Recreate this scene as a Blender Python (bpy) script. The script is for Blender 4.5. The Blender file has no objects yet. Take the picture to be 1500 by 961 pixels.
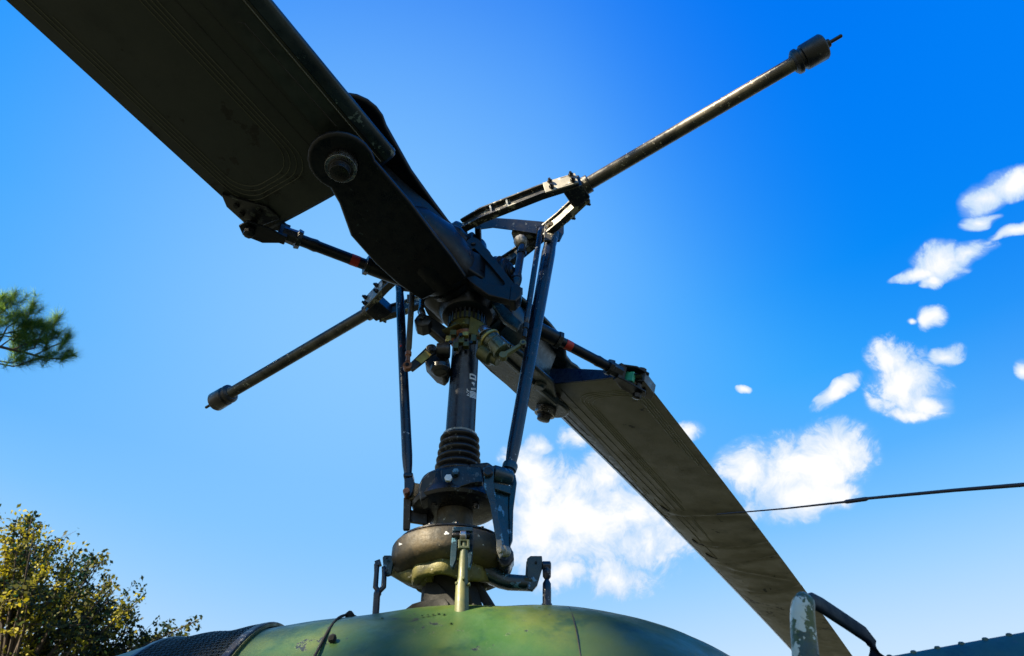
import bpy, bmesh, math, random
import numpy as np
from mathutils import Vector, Matrix
random.seed(7); rng = np.random.default_rng(7)
S = bpy.context.scene

# ------------------------------------------------------------------ camera (solved from the photograph)
F_PX = 954.2253
CAM = np.array([-1.3243, -0.9803, -1.7812])
CX = np.array([0.517418, -0.855729, 0.002451]); CY = np.array([-0.559156, -0.335923, 0.757958]); CZ = np.array([0.647784, 0.393551, 0.652299])
cam = bpy.data.cameras.new('camera'); co = bpy.data.objects.new('camera', cam); S.collection.objects.link(co)
cam.sensor_width = 36; cam.lens = 36 * F_PX / 1500; cam.clip_end = 5000; cam.clip_start = .02
M = Matrix(((CX[0], CY[0], -CZ[0], CAM[0]), (CX[1], CY[1], -CZ[1], CAM[1]), (CX[2], CY[2], -CZ[2], CAM[2]), (0, 0, 0, 1)))
co.matrix_world = M; S.camera = co
cam.dof.use_dof = True; cam.dof.focus_distance = 2.0; cam.dof.aperture_fstop = 8

# ------------------------------------------------------------------ world: daylight sky with cumulus
HH = np.array([.8546, .5193, 0.]); RT = np.array([.5193, -.8546, 0.]); UP = np.array([0, 0, 1.])
SUN = RT * -.72 + HH * -.36 + UP * .60; SUN /= np.linalg.norm(SUN)
EL = math.asin(SUN[2]); AZ = math.atan2(SUN[0], SUN[1])

def ray(x, y):
    d = CX * (x - 750) + CY * (480.5 - y) + CZ * F_PX
    return d / np.linalg.norm(d)

W = bpy.data.worlds.new('World'); S.world = W; W.use_nodes = True
nt = W.node_tree; nt.nodes.clear()
class NB:
    def __init__(s, nt): s.nt = nt
    def n(s, t, ins=None, **kw):
        nd = s.nt.nodes.new(t)
        for k, v in kw.items(): setattr(nd, k, v)
        for k, v in (ins or {}).items():
            sock = nd.inputs[k]
            if isinstance(v, bpy.types.NodeSocket): s.nt.links.new(v, sock)
            else: sock.default_value = v
        return nd
    def m(s, op, a, b=0., c=0., clamp=False):
        nd = s.n('ShaderNodeMath', {0: a, 1: b, 2: c}, operation=op); nd.use_clamp = clamp; return nd.outputs[0]
    def v(s, op, a, b=(0, 0, 0)):
        nd = s.n('ShaderNodeVectorMath', {0: a, 1: b}, operation=op); return nd.outputs[1] if op == 'DOT_PRODUCT' else nd.outputs[0]
    def ss(s, x, a, b):
        nd = s.n('ShaderNodeMapRange', {0: x, 1: a, 2: b}, interpolation_type='SMOOTHSTEP'); return nd.outputs[0]
    def noise(s, vec, scale, detail=4, rough=.55, dist=0., dim='3D'):
        return s.n('ShaderNodeTexNoise', {'Vector': vec, 'Scale': scale, 'Detail': detail, 'Roughness': rough, 'Distortion': dist}).outputs[0]
    def mix(s, f, a, b, bt='MIX'):
        nd = s.n('ShaderNodeMix', data_type='RGBA', blend_type=bt)
        for i, v in ((0, f), (6, a), (7, b)):
            if isinstance(v, bpy.types.NodeSocket): s.nt.links.new(v, nd.inputs[i])
            else: nd.inputs[i].default_value = v
        return nd.outputs[2]
b = NB(nt)
tc = b.n('ShaderNodeTexCoord').outputs['Generated']
D = b.v('NORMALIZE', tc)
sky = b.n('ShaderNodeTexSky', sky_type='NISHITA', sun_disc=False, sun_elevation=EL, sun_rotation=AZ, air_density=1.0, dust_density=.4, ozone_density=3.0).outputs[0]
sky = b.n('ShaderNodeHueSaturation', {'Color': sky, 'Saturation': 1.15, 'Value': 1.0}).outputs[0]
sky = b.mix(1.0, sky, (.8, 1.0, 1.5, 1), 'MULTIPLY')
sep = b.n('ShaderNodeSeparateXYZ', {0: D}).outputs
# clear-day gradient: pale near the horizon, deep saturated blue overhead, paler round the bright centre of the sky
el = sep[2]
SKY_A = dict(elev=(.20, .93))
cr = b.n('ShaderNodeValToRGB', {0: el})
e = cr.color_ramp.elements
e[0].position = 0; e[0].color = (.80, .91, 1.0, 1)
e[1].position = 1; e[1].color = (.0, .15, .85, 1)
for p_, c_ in ((.15, (.70, .86, 1.0, 1)), (.23, (.56, .77, 1.0, 1)), (.31, (.36, .66, 1.0, 1)), (.38, (.20, .55, 1.0, 1)), (.445, (.10, .45, 1.0, 1)), (.547, (.03, .39, 1.0, 1)), (.65, (.003, .34, 1.0, 1)), (.78, (.0, .29, 1.0, 1)), (.88, (.0, .23, .96, 1))):
    k = cr.color_ramp.elements.new(p_); k.color = c_
grad = cr.outputs[0]
glow = b.m('POWER', b.n('ShaderNodeMapRange', {0: b.v('DOT_PRODUCT', D, tuple(ray(540, 500))), 1: .70, 2: 1.0}).outputs[0], 2.6)
glow = b.m('MULTIPLY', glow, 1.0)
grad = b.mix(glow, grad, (.25, .58, 1.0, 1))
side = b.ss(b.v('DOT_PRODUCT', D, tuple(ray(1480, -40))), .84, 1.0)
grad = b.mix(b.m('MULTIPLY', side, .6), grad, (.0, .15, .88, 1))
skyc = b.mix(1.0, b.mix(1.0, sky, (.001, .002, .002, 1), 'MULTIPLY'), b.mix(1.0, grad, (5.0, 5.0, 5.0, 1), 'MULTIPLY'), 'ADD')
# clouds: each cumulus sits in its own direction of the sky
CL = [(870, 765, 160, 100, -8), (790, 780, 70, 80, 0), (1175, 685, 105, 55, -24), (930, 760, 60, 50, 0), (870, 750, 95, 62, 0), (800, 800, 85, 60, 0), (940, 800, 95, 42, -8), (880, 700, 60, 45, -30), (780, 720, 40, 42, 0), (900, 850, 70, 28, 0), (985, 770, 45, 25, 0), (820, 845, 60, 30, 0),
      (845, 640, 32, 20, 0), (785, 650, 22, 16, 0), (1010, 632, 26, 16, 0),
      (1195, 670, 82, 48, -28), (1100, 690, 50, 40, -20), (1235, 655, 42, 40, 0), (1165, 725, 70, 38, -20), (1230, 715, 35, 22, 0),
      (1330, 560, 62, 50, -10), (1300, 525, 40, 30, 0), (1384, 515, 28, 13, -15), (1225, 575, 38, 12, -35), (1360, 590, 36, 22, 0), (1340, 605, 40, 12, 0),
      (1362, 467, 22, 18, -40), (1335, 473, 12, 6, 0),
      (1372, 380, 42, 26, -10), (1340, 398, 36, 10, -20), (1412, 368, 44, 14, -20), (1362, 405, 16, 14, 0),
      (1478, 265, 52, 20, -22), (1440, 290, 34, 18, -40), (1432, 320, 26, 11, -15), (1085, 572, 13, 5, 0), (1480, 330, 34, 8, -25), (770, 690, 40, 40, 0), (1497, 540, 12, 16, 0), (1545, 240, 50, 24, -20), (1560, 330, 40, 20, 0)]
fld = None
warp = b.n('ShaderNodeTexNoise', {'Vector': D, 'Scale': 9.0, 'Detail': 3.0, 'Roughness': .6}).outputs['Color']
Dw = b.v('ADD', D, b.v('SCALE', b.v('SUBTRACT', warp, (.5, .5, .5))))
Dw.node.inputs[1].links[0].from_node.inputs['Scale'].default_value = .05
for (x, y, a_, b_, an) in CL:
    c = ray(x, y); d0 = np.linalg.norm(np.array([x - 750, 480.5 - y, F_PX]))
    an = math.radians(an); dx = (math.cos(an), math.sin(an))
    e1 = ray(x + dx[0] * 4, y + dx[1] * 4) - c; e1 /= np.linalg.norm(e1); e2 = np.cross(c, e1); e2 /= np.linalg.norm(e2)
    # angular sizes (px -> unit sphere)
    a_ *= 1.3; b_ *= 1.35
    sa = np.linalg.norm(ray(x + dx[0] * a_, y + dx[1] * a_) - c); sb = np.linalg.norm(ray(x - dx[1] * b_, y + dx[0] * b_) - c)
    u = b.m('ADD', b.v('DOT_PRODUCT', Dw, tuple(e1 / sa)), -float(c @ e1 / sa)); v = b.m('ADD', b.v('DOT_PRODUCT', Dw, tuple(e2 / sb)), -float(c @ e2 / sb))
    r2 = b.m('MULTIPLY_ADD', u, u, b.m('MULTIPLY', v, v))
    bk = b.m('GREATER_THAN', b.v('DOT_PRODUCT', Dw, tuple(c)), 0.)
    g = b.m('MULTIPLY', b.m('SUBTRACT', 1., b.m('SQRT', r2), clamp=True), bk)
    fld = g if fld is None else b.m('MAXIMUM', fld, g)
far = b.ss(b.noise(D, 2.2, 5, .55), .60, .74)                      # a few more clouds elsewhere in the sky
off = b.ss(b.v('DOT_PRODUCT', D, tuple(CZ)), .62, .45)
fld = b.m('MAXIMUM', fld, b.m('MULTIPLY', b.m('MULTIPLY', far, off), b.ss(el, .05, .2)))
n1 = b.noise(Dw, 17., 10, .70, .5)
n2 = b.noise(Dw, 5., 3, .5)
n3 = b.noise(Dw, 75., 5, .65, .6)
dens = b.m('ADD', b.m('MULTIPLY_ADD', b.m('SUBTRACT', n1, .56), 2.7, b.m('MULTIPLY_ADD', fld, 1.5, b.m('MULTIPLY', b.m('SUBTRACT', n3, .5), .55))), b.m('MULTIPLY', b.m('SUBTRACT', n2, .5), .6))
dens = b.m('MULTIPLY', dens, b.ss(fld, .0, .16))
al = b.ss(dens, .0, .66)
veil = b.m('MULTIPLY', b.ss(b.m('ADD', b.m('MULTIPLY_ADD', b.m('SUBTRACT', n2, .5), 1.2, b.m('MULTIPLY', fld, 1.6)), b.m('MULTIPLY', b.m('SUBTRACT', n1, .5), 1.6)), .12, .9), b.m('MULTIPLY', b.ss(fld, 0., .2), .5))
al = b.m('MAXIMUM', al, veil)
tone = b.ss(b.m('ADD', dens, b.m('MULTIPLY', b.m('SUBTRACT', b.noise(Dw, 12., 4, .55), .5), 2.0)), .25, 1.35)
ccol = b.mix(tone, (.56, .74, .98, 1), (1.03, 1.03, 1.04, 1))
ccol = b.mix(1.0, ccol, (5., 5., 5., 1), 'MULTIPLY')
out = b.mix(al, skyc, ccol)
bg = b.n('ShaderNodeBackground', {'Color': out, 'Strength': .05})
b.n('ShaderNodeOutputWorld', {0: bg.outputs[0]})

sl = bpy.data.lights.new('sun', 'SUN'); so = bpy.data.objects.new('sun', sl); S.collection.objects.link(so)
sl.energy = 5.0; sl.angle = math.radians(.55); sl.color = (1.0, .86, .62)
so.rotation_euler = Vector(tuple(SUN)).to_track_quat('Z', 'Y').to_euler()
S.view_settings.view_transform = 'Standard'; S.view_settings.look = 'None'; S.view_settings.exposure = 2.0; S.view_settings.gamma = 1
S.cycles.max_bounces = 6; S.cycles.diffuse_bounces = 3; S.cycles.caustics_reflective = False; S.cycles.caustics_refractive = False

# ------------------------------------------------------------------ geometry helpers
def V(x, y, off=0.):                 # point on the vertical plane through the mast (shifted off metres towards the viewer)
    d = ray(x, y); t = (-off - CAM @ HH) / (d @ HH); return CAM + d * t
TAU, BE, ZH = .015, .0359, -.22
def bframe(s, phi):
    def f2(x, y, z):
        y2 = y * math.cos(phi) - z * math.sin(phi); z2 = z * math.cos(phi) + y * math.sin(phi)
        x3 = x * math.cos(BE) - z2 * math.sin(BE); z3 = x * math.sin(BE) + z2 * math.cos(BE)
        if s < 0: x3, y2 = -x3, -y2
        return np.array([x3 * math.cos(TAU) + z3 * math.sin(TAU), y2, -x3 * math.sin(TAU) + z3 * math.cos(TAU)])
    return np.stack([f2(1, 0, 0), f2(0, 1, 0), f2(0, 0, 1)], 1)
FL = bframe(-1, .0647); FR = bframe(1, .3322); HUB = np.array([0, 0, ZH])
PSI = .158
SBF = np.stack([np.array([0, -math.cos(PSI), math.sin(PSI)]), np.array([1., 0, 0]), np.array([0, math.sin(PSI), math.cos(PSI)])], 1)  # u right/near, v +X, w up
I3 = np.eye(3)

class MB:
    def __init__(s, F=I3, O=(0, 0, 0)): s.v = []; s.f = []; s.F = F; s.O = np.array(O, float)
    def T(s, p): return s.O + s.F @ np.asarray(p, float)
    def add(s, vs, fs):
        o = len(s.v); s.v += [tuple(s.T(p)) for p in vs]; s.f += [tuple(i + o for i in f) for f in fs]; return s
    def loft(s, rings, cap=True, closed=True):
        n = len(rings[0]); vs = [p for r in rings for p in r]; fs = []
        for i in range(len(rings) - 1):
            for j in range(n if closed else n - 1):
                a = i * n + j; c = i * n + (j + 1) % n; fs.append((a, c, c + n, a + n))
        if cap: fs.append(tuple(range(n))[::-1]); fs.append(tuple(range((len(rings) - 1) * n, len(rings) * n)))
        return s.add(vs, fs)
    def tube(s, pts, rad, n=20, cap=True):
        pts = [np.asarray(p, float) for p in pts]; rings = []
        rad = list(rad) if hasattr(rad, '__len__') else [rad] * len(pts)
        if len(rad) != len(pts): rad = list(np.interp(np.linspace(0, 1, len(pts)), np.linspace(0, 1, len(rad)), rad))
        up = None
        for i, p in enumerate(pts):
            t = pts[min(i + 1, len(pts) - 1)] - pts[max(i - 1, 0)]
            L = np.linalg.norm(t)
            if L < 1e-9: t = up_t
            else: t = t / L
            up_t = t
            if up is None:
                up = np.cross(t, [0, 0, 1.]) if abs(t[2]) < .9 else np.cross(t, [1., 0, 0])
            up = up - t * (up @ t); up /= np.linalg.norm(up); w = np.cross(t, up)
            rings.append([p + (up * math.cos(a) + w * math.sin(a)) * rad[i] for a in [2 * math.pi * k / n for k in range(n)]])
        return s.loft(rings, cap)
    def lathe(s, p0, ax, prof, n=32, cap=True):       # prof: list of (dist along axis, radius)
        p0 = np.asarray(p0, float); ax = np.asarray(ax, float); ax = ax / np.linalg.norm(ax)
        u = np.cross(ax, [0, 0, 1.]) if abs(ax[2]) < .9 else np.cross(ax, [1., 0, 0]); u /= np.linalg.norm(u); w = np.cross(ax, u)
        rings = [[p0 + ax * d + (u * math.cos(a) + w * math.sin(a)) * r for a in [2 * math.pi * k / n for k in range(n)]] for d, r in prof]
        return s.loft(rings, cap)
    def prism(s, poly, vec):
        vec = np.asarray(vec, float); a = [np.asarray(p, float) for p in poly]; n = len(a)
        return s.loft([a, [p + vec for p in a]])
    def ringplate(s, outer, inner, vec):
        vec = np.asarray(vec, float); n = len(outer)
        vs = list(map(np.array, outer)) + list(map(np.array, inner)); vs += [p + vec for p in vs]; fs = []
        for j in range(n):
            k = (j + 1) % n
            fs += [(j, k, n + k, n + j), (2 * n + k, 2 * n + j, 3 * n + j, 3 * n + k), (k, j, 2 * n + j, 2 * n + k), (n + j, n + k, 3 * n + k, 3 * n + j)]
        return s.add(vs, fs)
    def bar(s, p0, p1, w, h, up=(0, 0, 1)):           # rectangular bar, w across, h along up
        p0 = np.asarray(p0, float); p1 = np.asarray(p1, float); t = p1 - p0; t /= np.linalg.norm(t)
        up = np.asarray(up, float); up = up - t * (up @ t); up /= np.linalg.norm(up); x = np.cross(t, up)
        w = w if hasattr(w, '__len__') else (w, w); h = h if hasattr(h, '__len__') else (h, h)
        R = [[p + x * a * w[i] / 2 + up * c * h[i] / 2 for a, c in ((-1, -1), (1, -1), (1, 1), (-1, 1))] for i, p in enumerate((p0, p1))]
        return s.loft(R)
    def box(s, c, sx, sy, sz):
        c = np.asarray(c, float)
        return s.bar(c - [sx / 2, 0, 0], c + [sx / 2, 0, 0], sy, sz)
    def hexa(s, p0, ax, r, h): return s.lathe(p0, ax, [(0, r * .9), (h * .12, r), (h * .88, r), (h, r * .9)], 6)
    def build(s, name, mat, parent=None, bevel=0., seg=2, smooth=40, label=None, subsurf=0, kind=None):
        me = bpy.data.meshes.new(name); me.from_pydata(s.v, [], s.f); me.validate(); me.update()
        bm = bmesh.new(); bm.from_mesh(me); bmesh.ops.recalc_face_normals(bm, faces=bm.faces); bm.to_mesh(me); bm.free()
        return link(name, me, mat, parent, bevel, seg, smooth, label, subsurf, kind)
ROOT0 = np.array([0, 0, -3.6])
def link(name, me, mat, parent=None, bevel=0., seg=2, smooth=40, label=None, subsurf=0, kind=None):
    me.polygons.foreach_set('use_smooth', [True] * len(me.polygons)); me.set_sharp_from_angle(angle=math.radians(smooth))
    o = bpy.data.objects.new(name, me); S.collection.objects.link(o); me.materials.append(mat)
    if parent is not None:
        o.parent = parent
        if parent.type == 'EMPTY': o.location = [-v for v in parent.location]
    if bevel:
        m = o.modifiers.new('bevel', 'BEVEL'); m.width = bevel; m.segments = seg; m.limit_method = 'ANGLE'; m.angle_limit = math.radians(38); m.harden_normals = True
    if subsurf:
        m = o.modifiers.new('sub', 'SUBSURF'); m.levels = subsurf; m.render_levels = subsurf
    if label: o['label'] = label
    if kind: o['kind'] = kind
    return o
def empty(name, loc, label, cat, group=None):
    o = bpy.data.objects.new(name, None); S.collection.objects.link(o); o.location = loc
    o['label'] = label; o['category'] = cat
    if group: o['group'] = group
    return o

# ------------------------------------------------------------------ materials
def mat(name, base, rough=.5, metal=0., var=None, vscale=6., chip=None, chipc=(.5, .5, .46), chipscale=28., bump=.15, bscale=60., streak=None, spec=.5, dirt=None):
    m = bpy.data.materials.new(name); m.use_nodes = True; t = NB(m.node_tree); bs = m.node_tree.nodes['Principled BSDF']
    P = t.n('ShaderNodeTexCoord').outputs['Object']
    col = base + (1,)
    if var:
        col = t.mix(t.ss(t.noise(P, vscale, 5, .6, .3), .35, .68), col, var + (1,))
    if dirt:
        col = t.mix(t.m('MULTIPLY', t.ss(t.noise(P, vscale * 3.1, 6, .65), .5, .72), dirt[1]), col, dirt[0] + (1,))
    rr = t.n('ShaderNodeMapRange', {0: t.noise(P, vscale * 5, 5, .65), 1: .3, 2: .7, 3: max(.05, rough - .13), 4: min(1, rough + .15)}).outputs[0]
    h = t.noise(P, bscale, 5, .6)
    if chip:
        a = t.noise(P, chipscale, 7, .68, .15); w = t.noise(P, chipscale * .13, 2, .5)
        k = t.ss(t.m('ADD', a, t.m('MULTIPLY', t.m('SUBTRACT', w, .5), .35)), chip, chip + .012)
        col = t.mix(k, col, chipc + (1,)); h = t.m('SUBTRACT', h, t.m('MULTIPLY', k, .35))
    bm_ = t.n('ShaderNodeBump', {'Height': h, 'Strength': bump, 'Distance': .004})
    for k_, v_ in (('Base Color', col), ('Roughness', rr), ('Normal', bm_.outputs[0])):
        if isinstance(v_, bpy.types.NodeSocket): m.node_tree.links.new(v_, bs.inputs[k_])
        else: bs.inputs[k_].default_value = v_
    bs.inputs['Metallic'].default_value = metal; bs.inputs['Specular IOR Level'].default_value = spec
    return m
m_black = mat('black_paint', (.006, .007, .009), .34, var=(.012, .013, .016), chip=.615, chipc=(.09, .10, .10), dirt=((.030, .026, .018), .6), chipscale=55)
m_hub = mat('dark_hub_paint', (.003, .004, .007), .36, spec=.3, var=(.006, .009, .015), chip=.675, chipc=(.04, .06, .08), vscale=8, chipscale=50)
m_arm = mat('worn_dark_arm_paint', (.022, .022, .020), .40, var=(.06, .055, .045), chip=.565, chipc=(.45, .42, .34), chipscale=34)
m_plate = mat('worn_grey_paint', (.26, .245, .21), .45, var=(.15, .145, .12), chip=.58, chipc=(.55, .52, .46), chipscale=40)
m_mast = mat('navy_mast_paint', (.005, .010, .022), .30, var=(.010, .016, .034), chip=.67, chipc=(.2, .2, .2), bump=.05, dirt=((.02, .02, .02), .5), vscale=12)
m_rod = mat('navy_rod_paint', (.005, .010, .026), .28, var=(.010, .016, .032), chip=.645, chipc=(.3, .33, .36), bump=.05, chipscale=70)
m_bar = mat('bronze_tube', (.022, .020, .016), .33, var=(.11, .095, .065), vscale=11, chip=.635, chipc=(.5, .45, .35), chipscale=80, bump=.08)
m_rubber = mat('black_rubber', (.006, .006, .007), .45, var=(.012, .011, .012), chip=.63, chipc=(.15, .15, .14), bump=.3, chipscale=90)
m_gripfar = mat('dark_teal_grip_paint', (.006, .016, .022), .32, var=(.012, .032, .040), vscale=7, dirt=((.006, .006, .006), .7), chip=.68, chipc=(.08, .12, .13), chipscale=50)
m_olive = mat('weathered_olive_cast', (.09, .085, .022), .6, var=(.26, .23, .06), vscale=11, chip=.66, chipc=(.5, .46, .35), dirt=((.015, .018, .012), .85), bump=.5, chipscale=50)
m_brown = mat('weathered_brown_cast', (.085, .062, .028), .6, var=(.035, .030, .020), vscale=13, chip=.685, chipc=(.6, .56, .45), dirt=((.010, .012, .010), .85), bump=.4, chipscale=60)
m_green = mat('green_fuselage_paint', (.030, .080, .022), .42, var=(.082, .108, .020), vscale=3.2, dirt=((.008, .042, .020), .85), bump=.5, bscale=14, chip=.66, chipc=(.012, .02, .02), chipscale=30)
m_teal = mat('dark_green_roof_paint', (.018, .075, .065), .4, var=(.03, .10, .08), vscale=5, chip=.66, chipc=(.04, .08, .08), dirt=((.003, .02, .03), .7))
m_scis = mat('chipped_blue_black_paint', (.006, .020, .020), .28, var=(.014, .045, .08), chip=.57, chipc=(.10, .24, .36), chipscale=26, dirt=((.004, .008, .012), .8))
m_handle = mat('peeling_green_paint', (.08, .10, .02), .36, var=(.008, .045, .065), vscale=16, chip=.535, chipc=(.60, .60, .48), chipscale=42, bump=.5, dirt=((.01, .03, .03), .8))
m_handle_d = mat('dark_handle_paint', (.003, .006, .014), .65, spec=.15, var=(.008, .018, .026))
m_blade = mat('blade_paint_shaded', (.032, .038, .040), .5, var=(.046, .050, .050), vscale=2.2, dirt=((.016, .018, .019), .6), chip=.655, chipc=(.015, .015, .014), chipscale=11, bump=.08, spec=.3)  # shaded copy of the blade paint, for the near blade
m_blade2 = mat('blade_paint_lit', (.175, .160, .120), .5, var=(.22, .195, .145), vscale=2.2, dirt=((.075, .070, .052), .6), chip=.665, chipc=(.03, .03, .026), chipscale=11, bump=.12, spec=.4)  # lit copy of the same blade paint: ground bounce put into the colour
m_pad = mat('black_grip_pad', (.016, .022, .022), .4, var=(.03, .042, .045), vscale=6, dirt=((.008, .010, .010), .7), bump=.1)
m_rootcap = mat('root_cap_sky_tint', (.006, .022, .07), .3, var=(.01, .03, .08), vscale=10, bump=.1)  # blue of the reflected sky painted into the blade's end face
m_edge = mat('blue_steel_leading_edge', (.012, .020, .026), .3, metal=.3, var=(.03, .048, .058), vscale=5, dirt=((.010, .014, .014), .8), bump=.1, chip=.62, chipc=(.18, .24, .25), chipscale=14)
m_bead = mat('pale_sealant', (.10, .10, .08), .45)
m_bead2 = mat('light_sealant', (.38, .36, .28), .45)
m_sbead = mat('dark_seam', (.012, .012, .010), .6)
m_steel = mat('dull_steel', (.42, .41, .40), .25, metal=.9, var=(.16, .15, .14), vscale=30)
m_dsteel = mat('dark_steel', (.03, .03, .034), .3, metal=.6, var=(.015, .015, .016), vscale=30)
m_copper = mat('rusty_copper', (.36, .14, .06), .42, metal=.5, var=(.22, .08, .04), vscale=40)
m_clamp = mat('cadmium_green_clamp', (.10, .095, .022), .4, metal=.35, var=(.05, .06, .03), vscale=20, chip=.66, chipc=(.5, .46, .12), chipscale=30)
m_yel = mat('yellow_cadmium', (.38, .32, .07), .4, metal=.3, var=(.25, .2, .06), vscale=30)
m_white = mat('white_marking', (.75, .77, .78), .5)
m_red = mat('red_marking', (.55, .03, .02), .5, var=(.4, .03, .02))
m_cable = mat('black_cable', (.015, .013, .02), .45)
m_mesh = mat('dark_wire_mesh', (.030, .038, .030), .5, metal=.3)
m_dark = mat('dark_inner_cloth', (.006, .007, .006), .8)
m_greenrod = mat('pale_green_sleeve', (.13, .125, .035), .5, var=(.07, .09, .045), chip=.66, chipc=(.6, .55, .4), vscale=10)
m_fluid = mat('green_glass_damper', (.03, .045, .035), .22, metal=.3, var=(.09, .10, .05), vscale=24, chip=.6, chipc=(.3, .32, .28), chipscale=60)

# ------------------------------------------------------------------ ground
gm = bpy.data.materials.new('grass'); gm.use_nodes = True; t = NB(gm.node_tree); bs = gm.node_tree.nodes['Principled BSDF']
Pg = t.n('ShaderNodeTexCoord').outputs['Object']
gm.node_tree.links.new(t.mix(t.ss(t.noise(Pg, .6, 6, .6), .35, .65), (.026, .034, .018, 1), (.048, .050, .034, 1)), bs.inputs['Base Color']); bs.inputs['Roughness'].default_value = .9
g = MB(); n = 48; g.add([(3000 * math.cos(2 * math.pi * k / n), 3000 * math.sin(2 * math.pi * k / n), -3.6) for k in range(n)], [tuple(range(n))])
gr = g.build('grass_ground', gm); gr['kind'] = 'structure'

# ================================================================== THE HELICOPTER
HE = empty('helicopter', tuple(ROOT0), 'dark green helicopter seen from below its rotor head, mast, stabilizer bar and cowling', 'helicopter')

# ---- mast
m = MB(); m.lathe((0, 0, -1.32), (0, 0, 1), [(0, .05), (.02, .043), (.90, .043), (.905, .046), (.93, .046), (.94, .05), (1.0, .05), (1.02, .058), (1.12, .058), (1.14, .04), (1.34, .04)], 40)
mast = m.build('mast', m_mast, HE)
m = MB()
for k in range(26):
    a = 2 * math.pi * k / 26; d = np.array([math.cos(a), math.sin(a), 0]); m.bar(d * .060 + [0, 0, -.375], d * .066 + [0, 0, -.27], .007, .006, d)
m.build('mast_spline', m_black, mast, .0008)
m = MB(); m.lathe((0, 0, -.435), (0, 0, 1), [(0, .046), (.004, .052), (.018, .052), (.022, .046)], 36); m.build('retaining_ring', m_copper, mast)
# decals on the mast (flat print plates bent round the tube)
def decal(name, x0, x1, y0, y1, matl, parent, r=.0437, lift=.0):
    pts = []; nx = 5
    m = MB()
    def onmast(x, y):
        d = ray(x, y); A = d[0]**2 + d[1]**2; B = 2 * (CAM[0] * d[0] + CAM[1] * d[1]); Cc = CAM[0]**2 + CAM[1]**2 - (r + lift)**2
        q = max(B * B - 4 * A * Cc, 0); return CAM + d * (-B - math.sqrt(q)) / (2 * A)
    top = [onmast(x0 + (x1 - x0) * k / nx, y0 + 8 * ((k / nx) ** 2) * (x1 - x0) / 14 * .6) for k in range(nx + 1)]
    bot = [onmast(x0 + (x1 - x0) * k / nx, y1 + 8 * ((k / nx) ** 2) * (x1 - x0) / 14 * .6) for k in range(nx + 1)]
    m.loft([top, bot], cap=False, closed=False); return m.build(name, matl, parent)
decal('placard', 688, 697.5, 547, 555, m_white, mast); decal('placard_print', 689.5, 695.5, 549.5, 552.5, m_mast, mast, lift=.0004)
decal('arrow_mark', 691, 695.5, 559.5, 562, m_white, mast); decal('arrow_mark', 693, 694.3, 562, 565, m_white, mast)
for xx in (690, 691.8, 693.6, 695.4): decal('placard_print', xx, xx + 1.1, 568, 571, m_white, mast)
for k in range(5): decal('placard_line', 688, 697.8, 572.5 + 2.0 * k, 573.8 + 2.0 * k, m_white, mast)
for k, (xa, xb) in enumerate(((683.5, 685), (684, 687), (683.5, 684.6), (685.5, 687), (684, 687))): decal('placard_print', xa, xb, 569.5 + 2.1 * k, 570.8 + 2.1 * k, m_white, mast)

# ---- bellows boot
m = MB(); prof = [(0, .058)]
N = 6; z0, z1 = -.925, -.787
for k in range(N):
    c = k / N; r = .066 - .012 * c; h = (z1 - z0) / N
    prof += [(h * (k + .12), r - .010), (h * (k + .22), r - .006), (h * (k + .35), r), (h * (k + .55), r + .001), (h * (k + .75), r - .003), (h * (k + .92), r - .010)]
prof += [(z1 - z0, .047)]
m.lathe((0, 0, z0), (0, 0, 1), prof, 44); boot = m.build('rubber_boot', m_rubber, HE, smooth=60)
m = MB(); m.lathe((0, 0, z1 - .006), (0, 0, 1), [(0, .0475), (.001, .051), (.008, .051), (.010, .0445)], 40); m.build('clamp_ring', m_plate, boot)

# ---- damper clamp round the mast (greenish cadmium) with its lugs
m = MB(); m.lathe((0, 0, -.425), (0, 0, 1), [(0, .052), (.009, .0350), (.022, .060), (.026, .055), (.05, .055), (.054, .062), (.078, .062), (.082, .055)], 36)
dcl = m.build('damper_clamp', m_clamp, HE, .001)
for k, (x, y, w, h) in enumerate(((664, 489, 9, 9), (682, 491, 9, 7), (683, 506, 8, 8), (668, 508, 7, 10), (657, 498, 7, 10), (694, 497, 8, 12), (676, 500, 8, 10))):
    p = V(x, y, .068); m = MB(); m.bar(p - RT * w / 900, p + RT * w / 900, .018, h / 440); m.build('clamp_lug', m_yel if k % 3 == 1 else m_clamp, dcl, .0015)
for x, y in ((660, 503), (690, 503), (675, 492)):
    p = V(x, y, .078); m = MB(); m.hexa(p, -HH, .007, .008); m.build('bolt_head', m_dsteel, dcl)
m = MB(); m.bar(V(651, 487, .02), V(676, 477, .055), .03, .006); m.build('clamp_flange', m_clamp, dcl, .001)
m = MB(); m.prism([V(689, 463, .06), V(709, 473, .085), V(713, 481, .09), (V(706, 492, .09)), V(686, 487, .06)], HH * .012); m.build('shield_plate', m_greenrod, dcl, .002)

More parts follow.
